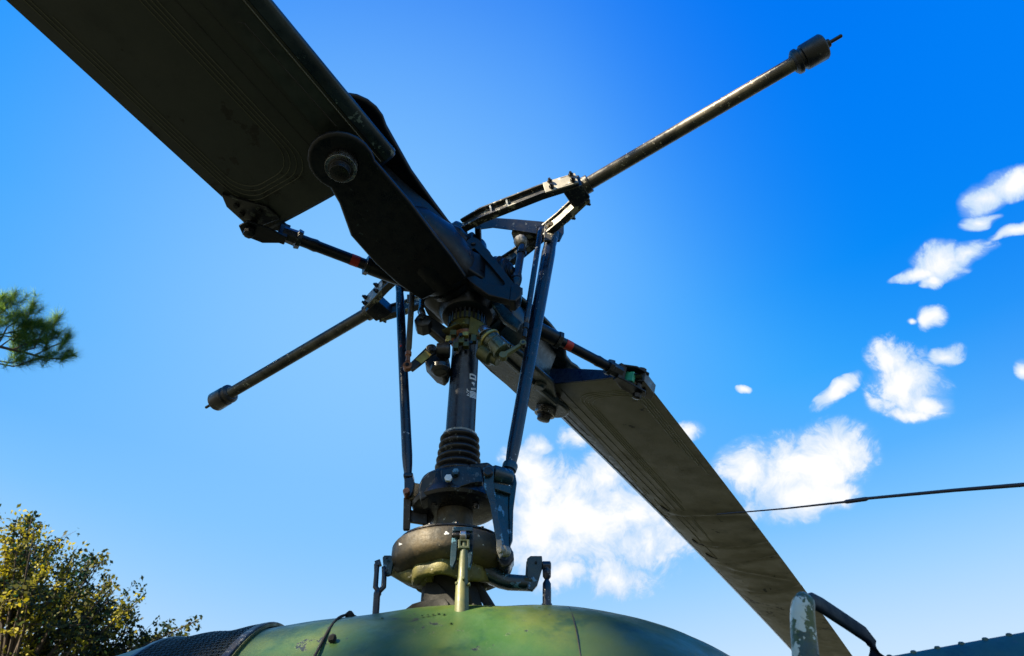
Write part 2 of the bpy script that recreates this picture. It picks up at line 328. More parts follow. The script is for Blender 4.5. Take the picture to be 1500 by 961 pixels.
# ---- right and left dampers
def damper(pa, pb, lev0, lev1, r):
    pa = np.array(pa); pb = np.array(pb); ax = (pb - pa); L = np.linalg.norm(ax)
    m = MB(); m.lathe(pa, ax, [(0, r * .45), (L * .12, r * .6), (L * .15, r * .95), (L * .22, r), (L * .45, r * .95), (L * .47, r * .88), (L * .52, r * .88), (L * .54, r * 1.08), (L * .93, r * 1.12), (L, r * .8)], 28)
    dm = m.build('damper', m_fluid, HE, .0015)
    m = MB(); m.lathe(pa + ax * .22, ax, [(0, r * .9), (.001, r * 1.12), (.008, r * 1.12), (.009, r * .9)], 28)
    m.build('damper_band', m_yel, dm)
    m = MB(); m.bar(lev0, lev1, (.020, .013), (.012, .008)); m.lathe(np.array(lev0) + HH * .01, -HH, [(0, .012), (.02, .012)], 16); m.lathe(np.array(lev1) + HH * .01, -HH, [(0, .010), (.02, .010)], 16)
    m.build('damper_lever', m_greenrod, dm, .001)
    return dm
dr = damper(V(710, 488, .10), V(739, 518, .10), V(737, 522, .12), V(766, 504, .12), .030)
m = MB(); m.lathe(V(704, 513, .07), V(735, 532, .08) - V(704, 513, .07), [(0, .02), (.006, .028), (.05, .03), (.055, .02), (.075, .018)], 24); m.build('damper_body', m_clamp, dr, .002)
m = MB(); m.lathe(V(700, 506, .07), RT, [(0, .02), (.02, .024), (.03, .015)], 20)
m.build('damper_mount', m_clamp, dr, .002)
m = MB(); m.lathe(V(706, 480, .10), V(716, 497, .10) - V(706, 480, .10), [(0, .012), (.01, .02), (.03, .024)], 20); m.build('damper_cap', m_steel, dr, .001)
m = MB(); m.prism([V(634, 510, .03), V(654, 508, .05), V(659, 532, .05), (V(656, 546, .05)), V(650, 553, .04), V(638, 548, .03), V(622, 531, .03), V(624, 520, .03)], HH * .05)
dl = m.build('damper', m_black, HE, .006, 3, label='dark boxy damper on the left of the mast')
m = MB(); a = V(632, 513, .07); e_ = V(600, 541, .07); m.bar(a, e_, .012, (.036, .024), up=np.cross(e_ - a, HH)); m.lathe(a + HH * .008, -HH, [(0, .017), (.018, .017), (.02, .014)], 20); m.build('damper_lever', m_black, dl, .002)
a2 = V(628, 516.5, .078); e2 = V(613, 529.5, .078); m = MB(); m.bar(a2, e2, .0015, .026, up=np.cross(e_ - a, HH)); m.build('yellow_band', m_yel, dl, .0005)
m = MB(); m.hexa(V(632, 513, .09), -HH, .011, .007); m.lathe(V(632, 513, .097), -HH, [(0, .006), (.006, .005)], 12); m.build('bolt_head', m_dsteel, dl)
m = MB(); m.lathe(V(645, 537, .05), V(645, 551, .05) - V(645, 537, .05), [(0, .03), (.015, .03), (.025, .02)], 20); m.build('damper_body', m_black, dl, .002)
m = MB(); m.lathe(V(640, 513, .06), RT, [(0, .022), (.04, .026)], 20); m.build('damper_mount', m_black, dl, .002)

# ---- thin damper links
def rod(name, pts, rad, matl, parent=HE, n=16, label=None):
    m = MB(); m.tube(pts, rad, n); return m.build(name, matl, parent, smooth=50, label=label)
def lerp(a, c, t): return np.array(a) * (1 - t) + np.array(c) * t
def linkrod(a, c, r, m0, m1, eye=.012, label=None):       # a top, c bottom
    a = np.array(a); c = np.array(c); m = MB(); q = [0, .80, .82, .86, .87, .97]
    m.tube([lerp(a, c, t) for t in (0, .02, .80, .84, .845)], [r * .8, r, r, r * .75, r * .5], 16); o = m.build('damper_link', m0, HE, label=label)
    m = MB(); m.tube([lerp(a, c, t) for t in (.84, .85, .885, .89, .95)], [r * .6, r * 1.05, r * 1.05, r * .7, r * .8], 14)
    d = c - a; m.lathe(c + HH * eye * .7, -HH, [(0, eye * .6), (.001, eye), (eye * 1.3, eye), (eye * 1.35, eye * .6)], 20); m.build('rod_end', m1, o, .0005)
    m = MB(); m.lathe(c - HH * eye * .6, -HH, [(0, eye * .5), (.004, eye * .45)], 6); m.build('bolt_head', m_dsteel, o)
    return o
linkrod(V(605, 410, .07), V(597, 537, .07), .0095, m_brown, m_copper, .014, label='thin bronze link with a copper coloured rod end')
linkrod(V(792, 335, .12), V(766, 504, .12), .0095, m_rod, m_dsteel, .011, label='thin blue grey link between the stabilizer bar and the right damper')
# short link with hexagon fitting, and its arm (left of mast)
m = MB(); m.tube([V(620, 415, .03), V(617, 452, .03), V(617, 456, .03), V(619, 462, .03)], [.009, .009, .013, .012], 14); sl_ = m.build('short_link', m_steel, HE)
m = MB(); m.lathe(V(619, 468, .06), HH, [(0, .022), (.004, .028), (.05, .028), (.054, .02)], 8); m.lathe(V(617, 465, .062), -HH, [(0, .012), (.008, .012)], 6); m.build('link_fitting', m_black, sl_, .002)
m = MB(); m.bar(V(622, 470, .02), V(660, 500, -.02), .03, (.045, .06)); m.build('support_arm', m_black, HE, .006)

# ---- swashplate drive collar under the boot
m = MB(); ctr = np.array([0, 0, -.905])
prof = [(0, .060), (.004, .108), (.012, .125), (.020, .128), (.026, .120), (.034, .112), (.055, .108), (.070, .100), (.078, .085), (.082, .055)]
m.lathe((0, 0, -1.022), (0, 0, 1), [(0, .060), (.003, .096), (.008, .112), (.016, .117), (.026, .113), (.040, .106), (.070, .103), (.084, .099), (.090, .090), (.092, .055)], 56)
col = m.build('drive_collar', m_black, HE, .0)
# lower skirt and facets
m = MB(); m.prism([V(645, 686, .10), V(672, 683, .11), V(705, 683, .09), V(708, 708, .09), V(690, 709, .11), V(676, 714, .115), V(665, 720, .115), V(645, 722, .10)], HH * .05); m.build('collar_pad', m_black, col, .006, 3)
m = MB(); m.prism([V(612, 716, .09), V(616, 703, .09), V(628, 690, .09), V(646, 686, .09), V(646, 722, .10), V(632, 724, .09), V(616, 734, .085)], HH * .06); m.build('collar_lobe', m_black, col, .007, 3)
m = MB(); m.hexa(V(657, 702, .116), -HH, .0105, .010); m.build('bolt_head', m_white, col, .0005, label='bolt head splashed with white paint')
m = MB(); m.hexa(V(668, 694, .112), -HH, .010, .014); m.build('bolt_head', m_scis, col, .0005)
m = MB(); m.lathe((0, 0, -1.10), (0, 0, 1), [(0, .048), (.16, .048)], 40); m.build('inner_sleeve', m_brown, col)
m = MB(); m.lathe((0, 0, -1.005), (0, 0, 1), [(0, .050), (.004, .075), (.02, .085), (.025, .07)], 40); m.build('bearing_flange', m_black, col)
for x, y in ((636, 741), (697, 745), (704, 738)):
    m = MB(); m.lathe(V(x, y, .05), (0, 0, 1), [(0, .006), (.004, .009), (.016, .009)], 8); m.build('bolt_head', m_dsteel, col)
# left lug
m = MB(); m.prism([V(598, 732, .02), V(596, 712, .02), V(606, 706, .03), V(618, 708, .05), V(616, 729, .05)], HH * .03); m.build('collar_lug', m_brown, col, .004)

# ---- push rods
def pushrod(top, bot, r0, r1, label):
    top = np.array(top); bot = np.array(bot); m = MB()
    m.tube([lerp(top, bot, t) for t in (0, .02, .06, .10, .90, .94, .97, 1)], [r0 * .95, r0, r0 * .9, r0, r1, r1 * .9, r1 * .75, r1 * .75], 24)
    return m.build('push_rod', m_rod, HE, smooth=60, label=label)
pl = pushrod(V(585, 415, 0), V(598, 703, 0), .0145, .0150, 'thin dark blue push rod left of the mast')
m = MB(); m.lathe(V(587, 507, .014), -HH, [(0, .0035), (.002, .003)], 12); m.build('red_dot', m_red, pl)
m = MB()
for sx in (-1, 1): m.prism([V(592, 700, .0) + HH * .0, V(605, 698, .0), V(608, 708, .0), V(606, 722, .0), V(600, 728, .0), V(592, 725, .0)], HH * .008) if sx < 0 else m.prism([V(592, 700, .036), V(604, 698, .036), V(607, 708, .036), V(605, 720, .036), V(600, 728, .036), V(592, 725, .036)], HH * .008)
m.bar(V(592, 700, .018), V(606, 700, .018), .04, .012); m.build('clevis', m_rod, pl, .003)
m = MB(); m.lathe(V(595, 719, .05), HH, [(0, .009), (.05, .009)], 16); m.lathe(V(595, 719, .058), HH, [(0, .007), (.008, .008)], 6); m.build('clevis_bolt', m_copper, pl)
pr_ = pushrod(V(808, 345, .05), V(745, 697, .08), .0245, .0185, 'thick dark blue push rod right of the mast')
top = V(812, 336, .05)
m = MB(); m.lathe(V(808, 352, .05), V(812, 320, .05) - V(808, 352, .05), [(0, .019), (.01, .023), (.04, .023), (.05, .014)], 24)
m.build('rod_sleeve', m_rod, pr_)
for o_, dx in ((.085, -6), (.03, 7)):
    m = MB(); m.prism([V(806 + dx, 323, o_), V(812 + dx, 320, o_), V(819 + dx, 325, o_), V(819 + dx, 340, o_), V(813 + dx, 352, o_), V(803 + dx, 352, o_), V(803 + dx, 334, o_)], HH * .010); m.build('clevis_plate', m_arm if dx < 0 else m_black, pr_, .002)
m = MB(); m.lathe(V(807, 327, .10), HH, [(0, .010), (.004, .012), (.08, .012)], 20); m.build('clevis_bolt', m_brown, pr_)
m = MB(); m.lathe(V(748, 680, .078), V(745, 690, .08) - V(748, 680, .078), [(0, .0195), (.004, .021), (.02, .020)], 20); m.build('rod_collar', m_scis, pr_)

# ---- scissors lever (right) : tall frame of two cheeks and a web
def ins(poly, k):
    c = sum(poly) / len(poly); return [c + (p - c) * k for p in poly]
sc_out = [V(708, 684, .13), V(722, 679, .13), V(737, 684, .11), V(754, 692, .10), V(756, 706, .10), V(751, 740, .11), V(750, 790, .13), V(752, 815, .13), V(742, 827, .13), V(731, 822, .135), V(727, 805, .135), V(722, 770, .135), V(712, 730, .135)]
m = MB()
lc = [V(708, 684, .14), V(716, 680, .14), V(724, 684, .14), V(723, 706, .14), V(731, 758, .14), V(738, 792, .14), V(736, 814, .145), V(729, 815, .145), V(727, 794, .145), V(718, 740, .145), V(709, 712, .145)]
m.prism(lc, HH * .012); sc = m.build('scissors_lever', m_scis, HE, .003)
rc = [V(746, 688, .09), V(755, 695, .09), V(757, 707, .09), V(752, 745, .10), V(751, 790, .11), V(747, 800, .11), V(745, 745, .10), V(747, 706, .09)]
m = MB(); m.prism(rc, HH * .014); m.build('lever_cheek', m_scis, sc, .002)
m = MB(); m.prism([V(722, 706, .125), V(748, 711, .10), V(748, 724, .10), V(724, 716, .125)], HH * .02); m.build('lever_web', m_scis, sc, .003)
m = MB(); m.prism([V(724, 716, .112), V(747, 722, .088), V(748, 802, .105), V(737, 800, .125)], HH * .008); m.build('lever_panel', m_scis, sc, .002)
m = MB(); m.lathe(V(721, 693, .12), V(750, 701, .09) - V(721, 693, .12), [(0, .019), (.004, .022), (.050, .022), (.054, .019)], 28); m.build('pivot_barrel', m_scis, sc)
m = MB(); m.lathe(V(715, 690, .152), HH, [(0, .010), (.003, .013), (.02, .013)], 20); m.build('pivot_bolt', m_dsteel, sc)
m = MB(); m.prism([V(732, 828, .10), V(727, 818, .10), V(733, 806, .10), V(744, 800, .10), V(752, 806, .10), V(753, 818, .10), V(746, 829, .10), V(738, 831, .10)], HH * .05); m.build('lever_foot', m_black, sc, .006, 3)
m = MB(); m.lathe(V(731, 805, .156), V(744, 809, .12) - V(731, 805, .156), [(0, .007), (.004, .0085), (.012, .0085), (.014, .013), (.035, .013)], 18); m.build('pivot_bolt', m_plate, sc)
m = MB(); m.prism([V(727, 790, .152), V(735, 790, .152), V(737, 812, .152), V(732, 818, .152), V(727, 806, .152)], HH * .008); m.build('bare_metal_tip', m_plate, sc, .002)
# arm from collar to scissors pivot
m = MB(); m.bar(V(690, 698, .02), V(722, 695, .06), .06, .05); m.build('collar_arm', m_black, col, .008)

# left lower lever (behind)
m = MB(); m.prism([V(591, 728, .02), V(603, 728, .02), V(600, 776, .0), V(590, 776, .0)], HH * .012)
ll = m.build('idler_lever', m_black, HE, .003)
m = MB(); m.prism([V(601, 746, -.01), V(626, 752, -.01), V(626, 768, -.01), V(600, 764, -.01)], HH * .012); m.build('lever_web', m_black, ll, .002)
m = MB(); m.prism([V(624, 744, -.02), V(635, 742, -.02), V(635, 758, -.02), V(628, 770, -.02), V(618, 774, -.02), V(620, 764, -.02)], HH * .02); m.build('lever_cheek', m_black, ll, .003)
m = MB(); m.bar(V(601, 737, -.02), V(640, 745, -.02), .02, .012); m.build('lever_bar', m_brown, ll, .002)

# ---- swashplate
zt = -1.055
m = MB(); m.lathe((0, 0, -1.198), (0, 0, 1), [(0, .085), (.001, .110), (.003, .122), (.008, .134), (.016, .144), (.024, .150), (.032, .1535), (.068, .1535), (.074, .150), (.078, .143), (.081, .130), (.084, .05)], 72)
sw = m.build('swashplate', m_brown, HE, smooth=60)
m = MB(); m.lathe((0, 0, -1.118), (0, 0, 1), [(0, .100), (.001, .136), (.003, .139), (.007, .139), (.009, .10)], 56); m.build('swashplate_rim', m_dsteel, sw)
for k in range(12):
    a = 2 * math.pi * (k + .3) / 12; p = np.array([.128 * math.cos(a), .128 * math.sin(a), -1.110]); m = MB(); m.hexa(p, (0, 0, 1), .005, .006); m.build('bolt_head', m_dsteel, sw)
def onsw(x, y, r):
    d = ray(x, y); A = d[0]**2 + d[1]**2; B = 2 * (CAM[0] * d[0] + CAM[1] * d[1]); Cc = CAM[0]**2 + CAM[1]**2 - r**2
    return CAM + d * (-B - math.sqrt(max(B * B - 4 * A * Cc, 0))) / (2 * A)
for (x, y, w) in ((654, 781, 3.2), (586, 797, 2.4)):
    pts = []
    for k in range(9):
        a = 2 * math.pi * k / 9; rr = w * (1 + .35 * math.sin(3 * a + x)); pts.append(onsw(x + rr * math.cos(a) * 1.1, y + rr * math.sin(a) * .8, .1540))
    m = MB(); m.prism(pts, HH * .004); m.build('paint_spot', m_white, sw)
# non-rotating ring, lumpy casting: loft by angle
m = MB(); rings = []
for k in range(72):
    a = 2 * math.pi * k / 72; d = np.array([math.cos(a), math.sin(a), 0])
    toward = d @ (-HH); side_ = d @ RT
    ph_ = math.atan2(side_, toward); r = .096 + .024 * max(math.cos(ph_), 0) ** .7 + .005 * math.cos(4 * ph_ + 1.4) + .004 * math.cos(9 * ph_ + .5)
    zb = -1.230 + .012 * (1 - math.cos(ph_)) + .005 * math.cos(4 * ph_ + 1.0)
    rings.append([d * .05 + [0, 0, -1.19], d * (r - .010) + [0, 0, -1.188], d * r + [0, 0, -1.192], d * (r + .002) + [0, 0, -1.204], d * (r + .001) + [0, 0, zb + .006], d * (r - .004) + [0, 0, zb], d * (r - .022) + [0, 0, zb + .003], d * .06 + [0, 0, zb + .022]])
rings.append(rings[0]); m.loft(rings, cap=False); nr = m.build('stationary_ring', m_olive, HE, smooth=60)
# right horn
def polytube(name, pts, ws, hs, matl, parent, bevel=.005, up=(0, 0, 1)):
    """rounded-rectangle sweep"""
    m = MB(); pts = [np.asarray(p, float) for p in pts]; R = []
    upv = np.asarray(up, float)
    for i, p in enumerate(pts):
        t_ = pts[min(i + 1, len(pts) - 1)] - pts[max(i - 1, 0)]; t_ /= np.linalg.norm(t_); u_ = upv - t_ * (upv @ t_); u_ /= np.linalg.norm(u_); x_ = np.cross(t_, u_)
        ring = []
        for k in range(16):
            a = 2 * math.pi * (k + .5) / 16; c_, s_ = math.cos(a), math.sin(a); q = 4
            rr = (abs(c_) ** q + abs(s_) ** q) ** (-1 / q); ring.append(p + x_ * c_ * rr * ws[i] / 2 + u_ * s_ * rr * hs[i] / 2)
        R.append(ring)
    m.loft(R); return m.build(name, matl, parent, smooth=55)
polytube('swashplate_horn', [V(675, 831, .03), V(700, 833, .04), V(716, 840, .04), V(734, 849, .04), V(745, 853, .04), V(779, 855, .04)], [.09, .08, .06, .048, .042, .040], [.050, .048, .040, .036, .032, .030], m_scis, nr)
m = MB(); m.prism([V(772, 818, .06), V(777, 814, .06), V(794, 814, .06), V(795, 830, .06), V(787, 857, .06), V(780, 865, .06), V(772, 863, .06)], HH * .012); m.prism([V(771, 822, .03), V(775, 818, .03), V(790, 818, .03), V(790, 838, .03), V(775, 856, .03), V(769, 850, .03)], HH * .01); m.bar(V(774, 852, .06), V(774, 852, .02), .02, .02)
hb = m.build('horn_bracket', m_scis, nr, .002)
m = MB(); m.lathe(V(785, 824, .062), -HH, [(0, .003), (.002, .003)], 10); m.build('bracket_hole', m_dark, nr)
# left horn
polytube('swashplate_horn', [V(640, 838, .04), V(612, 840, .03), V(594, 838, .0), V(580, 830, 0), V(572, 826, 0)], [.09, .08, .06, .05, .045], [.07, .062, .05, .045, .045], m_olive, nr)
m = MB(); m.prism([V(560, 816, .05), V(562, 813, .05), V(572, 813, .05), V(578, 818, .05), V(573, 842, .05), V(566, 844, .05), V(562, 836, .05)], HH * .01); m.prism([V(566, 815, .0), V(590, 818, .0), V(592, 834, .0), V(582, 842, .0), V(566, 842, .0)], HH * .012); m.build('horn_bracket', m_scis, nr, .003)
m = MB(); m.lathe(V(583, 828, .012), -HH, [(0, .016), (.012, .016), (.012, .012), (.002, .010)], 24); m.build('bearing_bore', m_dark, nr)
for x, y in ((567, 817), (566, 836)): m = MB(); m.hexa(V(x, y, .062), -HH, .004, .004); m.build('bolt_head', m_dsteel, nr)
# front fork with bearing and the pale sleeve
for x0_, x1_, xb in ((663, 670, 659), (684, 693, 684)):
    m = MB(); m.prism([V(x0_, 779, .17), V(x1_, 777, .17), V(x1_, 790, .17), V(x1_ - 2, 820, .16), V(xb + 4, 832, .155), V(xb, 828, .155), V(xb + 1, 805, .16)], HH * .020); m.build('fork_plate', m_scis, nr, .002)
m = MB(); m.bar(V(663, 778, .165), V(693, 778, .165), .025, .012); m.build('fork_bridge', m_scis, nr, .003)
m = MB(); m.lathe(V(662, 784, .175), RT, [(0, .005), (.002, .0065), (.04, .0065), (.042, .005)], 12); m.build('fork_bolt', m_dsteel, nr)
sv = MB(); sv.tube([V(680, 793, .18), V(680, 806, .18), V(679, 822, .18), V(678, 848, .185), V(677, 858, .185), V(676, 905, .19)], [.007, .0085, .0100, .0110, .0142, .0160], 22)
svo = sv.build('control_sleeve', m_greenrod, HE, smooth=60)
m = MB(); m.lathe(V(674, 785, .18), RT, [(0, .009), (.002, .012), (.013, .012), (.015, .009)], 20); m.build('rod_end', m_steel, svo)
m = MB(); m.ringplate([V(671, 790, .19), V(688, 790, .19), V(688, 803, .19), V(671, 803, .19)], [V(675, 792, .19), V(684, 792, .19), V(684, 799, .19), V(675, 799, .19)], HH * .012); m.build('rod_clevis', m_greenrod, svo, .002)
for x, y, o_ in ((679, 848, .20), (687, 856, .195), (669, 855, .19)): m = MB(); m.lathe(V(x, y, o_), -HH, [(-.004, .0035), (.004, .0035), (.006, .002)], 10); m.build('rivet', m_greenrod, svo)
# outer links of the horns
def cyl_link(pts, rads, name='control_link'):
    m = MB(); m.tube(pts, rads, 16); return m.build(name, m_rod, HE, smooth=50)
lk = cyl_link([V(553.5, 866, .05), V(553, 870, .05), V(552, 874, .05), V(550, 905, .05)], [.008, .0095, .008, .008])
m = MB(); m.tube([V(556, 868, .05), V(550, 860, .05), V(551.5, 840, .05), V(552, 826, .05)], [.006, .0065, .006, .007], 12); m.tube([V(554, 868, .05), V(562, 860, .05), V(563, 842, .05), V(562, 830, .05)], [.006, .0065, .006, .005], 12); m.bar(V(550, 827, .05), V(558, 824, .05), .014, .014); m.build('link_fork', m_rod, lk, .001)
lk2 = cyl_link([V(801, 829, .06), V(801, 845, .06), V(801, 849, .06), V(801, 855, .06), V(801, 870, .06), V(801, 900, .06)], [.010, .010, .005, .010, .0105, .010])
m = MB(); m.lathe(V(794, 829, .06), RT, [(0, .008), (.002, .011), (.020, .011), (.022, .007)], 16); m.hexa(V(801, 843, .06), (0, 0, 1), .0115, .016); m.build('rod_end', m_rod, lk2)
m = MB(); m.lathe(V(801, 885, .06), (0, 0, -1), [(0, .0125), (.03, .0125)], 16); m.build('link_collar', m_rod, lk2)

# ---- transmission top below the swashplate
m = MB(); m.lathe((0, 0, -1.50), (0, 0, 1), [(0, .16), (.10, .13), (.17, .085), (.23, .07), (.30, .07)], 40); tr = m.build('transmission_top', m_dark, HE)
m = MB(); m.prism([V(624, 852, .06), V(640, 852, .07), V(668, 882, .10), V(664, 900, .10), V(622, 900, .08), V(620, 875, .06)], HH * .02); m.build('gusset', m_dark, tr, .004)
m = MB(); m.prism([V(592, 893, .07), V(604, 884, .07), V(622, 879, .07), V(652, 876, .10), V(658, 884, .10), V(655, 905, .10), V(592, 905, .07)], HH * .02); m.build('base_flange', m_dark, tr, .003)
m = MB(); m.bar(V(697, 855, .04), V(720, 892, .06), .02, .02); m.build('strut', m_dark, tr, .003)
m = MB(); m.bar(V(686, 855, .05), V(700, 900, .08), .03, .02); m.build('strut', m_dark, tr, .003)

# ---- rotor hub: yoke, trunnion, grips
m = MB(O=HUB)
m.loft([[np.array([x, y * w_, z * h_]) for y, z in ((-1, -.7), (-.7, -1), (.7, -1), (1, -.7), (1, .7), (.7, 1), (-.7, 1), (-1, .7))] for x, w_, h_ in ((-.30, .07, .05), (-.16, .09, .062), (-.08, .125, .075), (.08, .125, .075), (.16, .09, .062), (.30, .07, .05))])
yo = m.build('hub_yoke', m_hub, HE, .006, 3)
m = MB(); m.lathe((0, 0, -.335), (0, 0, 1), [(0, .062), (.01, .085), (.04, .10), (.08, .10)], 36); m.build('hub_lower_flange', m_hub, yo, .002)
m = MB(); m.lathe((0, 0, -.16), (0, 0, 1), [(0, .075), (.05, .07), (.10, .062), (.19, .055), (.2, .04)], 36); m.build('trunnion_housing', m_black, yo)
m = MB(); m.lathe((.0, -.10, -.20), (0, -1, 0), [(0, .075), (.04, .075), (.045, .070), (.055, .070), (.056, .052), (.062, .052), (.063, .056), (.070, .054), (.071, .034), (.078, .034), (.079, .020), (.086, .018)], 36); m.build('trunnion_cap', m_hub, yo, .001)
m = MB(); m.lathe((.0, .10, -.20), (0, 1, 0), [(0, .075), (.05, .070), (.06, .05), (.08, .018)], 36); m.build('trunnion_cap', m_hub, yo)
for s_, F_, gname in ((-1, FL, 'near'), (1, FR, 'far')):
    # barrel
    m = MB(F_, HUB); m.lathe((.085, 0, 0), (1, 0, 0), [(0, .085), (.004, .100), (.02, .100), (.024, .092), (.04, .092), (.044, .108), (.07, .112), (.16, .112), (.20, .100), (.26, .085), (.30, .06)], 40)
    gp = m.build('blade_grip', m_hub if s_ < 0 else m_gripfar, HE, smooth=50)
    # lower and upper fork plates
    def lobe(z, dz, zin):
        out = []
        cx, cy, r = (.66, .026, .092) if z < 0 else (.668, .030, .106)
        for k in range(15):
            a = math.radians(-118 + 236 * k / 14); out.append((cx + r * math.cos(a), cy + r * math.sin(a)))
        pts = [(x, y, z) for x, y in out] + [(.46, .108 if z < 0 else .095, z), (.34, .104 if z < 0 else .085, zin), (.24, .100 if z < 0 else .08, zin), (.14, .09, zin), (.14, -.09, zin), (.24, -.112, zin), (.34, -.118, zin), (.46, -.116, z), (.565, -.068, z)]
        return pts
    for z, dz, zin, nm in ((-.078, -.022, -.086, 'lower_fork'), (.078, .022, .082, 'upper_fork')):
        m = MB(F_, HUB); pts = lobe(z, dz, zin); m.prism(pts, (0, 0, dz)); m.build(nm, m_hub if s_ < 0 else m_gripfar, gp, .011, 4)
    m = MB(F_, HUB); m.loft([[np.array([x, y, z]) for y, z in ((-w_, -.078), (w_, -.078), (w_ * .8, 0), (w_, .078), (-w_, .078), (-w_ * .8, 0))] for x, w_ in ((.2, .085), (.34, .075), (.45, .055), (.53, .045))])
    m.build('grip_web', m_hub if s_ < 0 else m_gripfar, gp, .006)
    # blade bolt
    m = MB(F_, HUB); m.lathe((.66, .03, -.155), (0, 0, 1), [(0, .012), (.003, .026), (.022, .028), (.024, .034), (.034, .036), (.046, .040), (.055, .044), (.27, .044), (.275, .03), (.29, .03)], 32); m.build('blade_bolt', m_dsteel, gp, .001)
    m = MB(F_, HUB); m.ringplate([np.array([.66 + .043 * math.cos(2 * math.pi * k / 24), .03 + .043 * math.sin(2 * math.pi * k / 24), -.128]) for k in range(24)], [np.array([.66 + .034 * math.cos(2 * math.pi * k / 24), .03 + .034 * math.sin(2 * math.pi * k / 24), -.128]) for k in range(24)], (0, 0, .02)); m.build('bolt_nut', m_steel, gp, .001)
    if s_ > 0:
        m = MB(F_, HUB); m.lathe((.45, -.06, -.12), (0, 0, 1), [(0, .02), (.01, .028), (.03, .028)], 24); m.build('grip_plug', m_gripfar, gp)
        # drag brace boss / raised rib along underside
        m = MB(F_, HUB); m.bar((.16, -.03, -.105), (.60, -.055, -.103), .022, .028); m.build('grip_rib', m_gripfar, gp, .006, 3)
    # drag brace
    a = np.array([.205, -.150, -.01]); c = np.array([.56, -.352, -.012]); L = np.linalg.norm(c - a); d = (c - a) / L
    m = MB(F_, HUB); m.lathe(a, d, [(-.03, .020), (0, .028), (.10, .028), (.115, .020), (.118, .0185), (.27, .0185), (.28, .021), (.30, .019), (L - .03, .019)], 24)
    db = m.build('drag_brace', m_hub, HE, smooth=50)
    m = MB(F_, HUB); m.lathe(a + d * .098, d, [(0, .033), (.014, .034), (.016, .028)], 8); m.build('brace_nut', m_black, db, .001)
    m = MB(F_, HUB); m.lathe(a + d * .325, d, [(0, .030), (.014, .033), (.018, .026), (.06, .024)], 8); m.build('brace_nut', m_black, db, .001)
    m = MB(F_, HUB); m.lathe(a + d * .135, d, [(0, .0192), (.028, .0192)], 24); m.build('red_band', m_red, db)
    e0 = a + d * (L - .03); n_ = np.cross(d, [0, 0, 1.])
    m = MB(F_, HUB)
    for q in (-1, 1):
        m.prism([e0 - n_ * .016 + [0, 0, q * .026 - .004], e0 + n_ * .016 + [0, 0, q * .026 - .004], e0 + d * .05 + n_ * .032 + [0, 0, q * .038 - .004], e0 + d * .11 + n_ * .030 + [0, 0, q * .038 - .004], e0 + d * .13 + [0, 0, q * .038 - .004], e0 + d * .11 - n_ * .030 + [0, 0, q * .038 - .004], e0 + d * .05 - n_ * .032 + [0, 0, q * .038 - .004]], (0, 0, .009))
    m.bar(e0 - d * .01, e0 + d * .02, .034, .064); m.build('brace_clevis', m_hub, db, .003)
    m = MB(F_, HUB); m.lathe(e0 + d * .095 + [0, 0, -.066], (0, 0, 1), [(0, .012), (.003, .016), (.018, .018), (.020, .012), (.11, .012), (.111, .018), (.125, .018)], 8); m.build('clevis_bolt', m_dsteel, db)
    if s_ > 0:
        m = MB(F_, HUB); m.box(e0 + d * .045 + [0, 0, 0], .02, .045, .04); m.build('clevis_block', mat('bright_green', (.05, .45, .28), .4, var=(.03, .3, .2), vscale=30), db, .003)  # bright green block inside the clevis

# pitch horn with its recessed web
po = [V(672, 385, .15), V(677, 372, .15), V(684, 352, .15), V(692, 346, .15), V(701, 350, .15), V(728, 382, .15), V(757, 420, .15), V(758, 434, .15), V(748, 440, .15), V(716, 432, .15), V(688, 412, .15), V(677, 402, .15)]
pi_ = [V(684, 385, .15), V(687, 376, .15), V(692, 364, .15), V(695, 364, .15), V(700, 369, .15), V(718, 388, .15), V(738, 412, .15), V(739, 416, .15), V(736, 418, .15), V(716, 415, .15), V(694, 402, .15), V(688, 396, .15)]
m = MB(); m.ringplate(po, pi_, HH * .028); ph = m.build('pitch_horn', m_hub, HE, .004, 3)
m = MB(); m.prism([p + HH * .014 for p in pi_], HH * .006); m.build('horn_web', m_hub, ph)
m = MB(); m.lathe(V(690, 383, .1365), -HH, [(0, .0038), (.0025, .0036)], 12); m.build('paint_spot', m_white, ph)
for x, y in ((693, 356), (680, 388)): m = MB(); m.lathe(V(x, y, .153), -HH, [(0, .009), (.002, .009), (.004, .006)], 14); m.build('horn_bolt', m_hub, ph)
m = MB(); m.prism([V(748, 418, .16), V(757, 415, .16), V(765, 421, .16), V(763, 433, .16), V(755, 441, .16), V(746, 440, .16)], HH * .05); m.build('horn_tip', m_hub, ph, .005, 3)
m = MB(); m.lathe(V(762, 427, .13), RT, [(0, .014), (.008, .012)], 6); m.build('horn_bolt', m_dsteel, ph)
# short pitch link from horn tip to the stabilizer frame
m = MB(); m.tube([V(765, 360, .08), V(764, 368, .08), V(762, 378, .09), V(758, 402, .11), V(757, 412, .12), V(756, 420, .12)], [.010, .0155, .013, .0135, .016, .012], 18); plk = m.build('pitch_link', m_black, HE, smooth=50)
m = MB(); m.lathe(V(757, 405, .115), V(756, 413, .12) - V(757, 405, .115), [(0, .0185), (.018, .0185)], 8); m.lathe(V(764, 369, .085), V(763, 374, .085) - V(764, 369, .085), [(0, .018), (.012, .018)], 8); m.build('lock_nut', m_black, plk)
# bright highlight strip edge near hub: lower brace plate
m = MB(); m.prism([V(706, 424, .06), V(716, 424, .06), V(764, 472, .04), V(758, 482, .04), V(738, 470, .05)], HH * .02); m.build('hub_rib', m_scis, yo, .004)

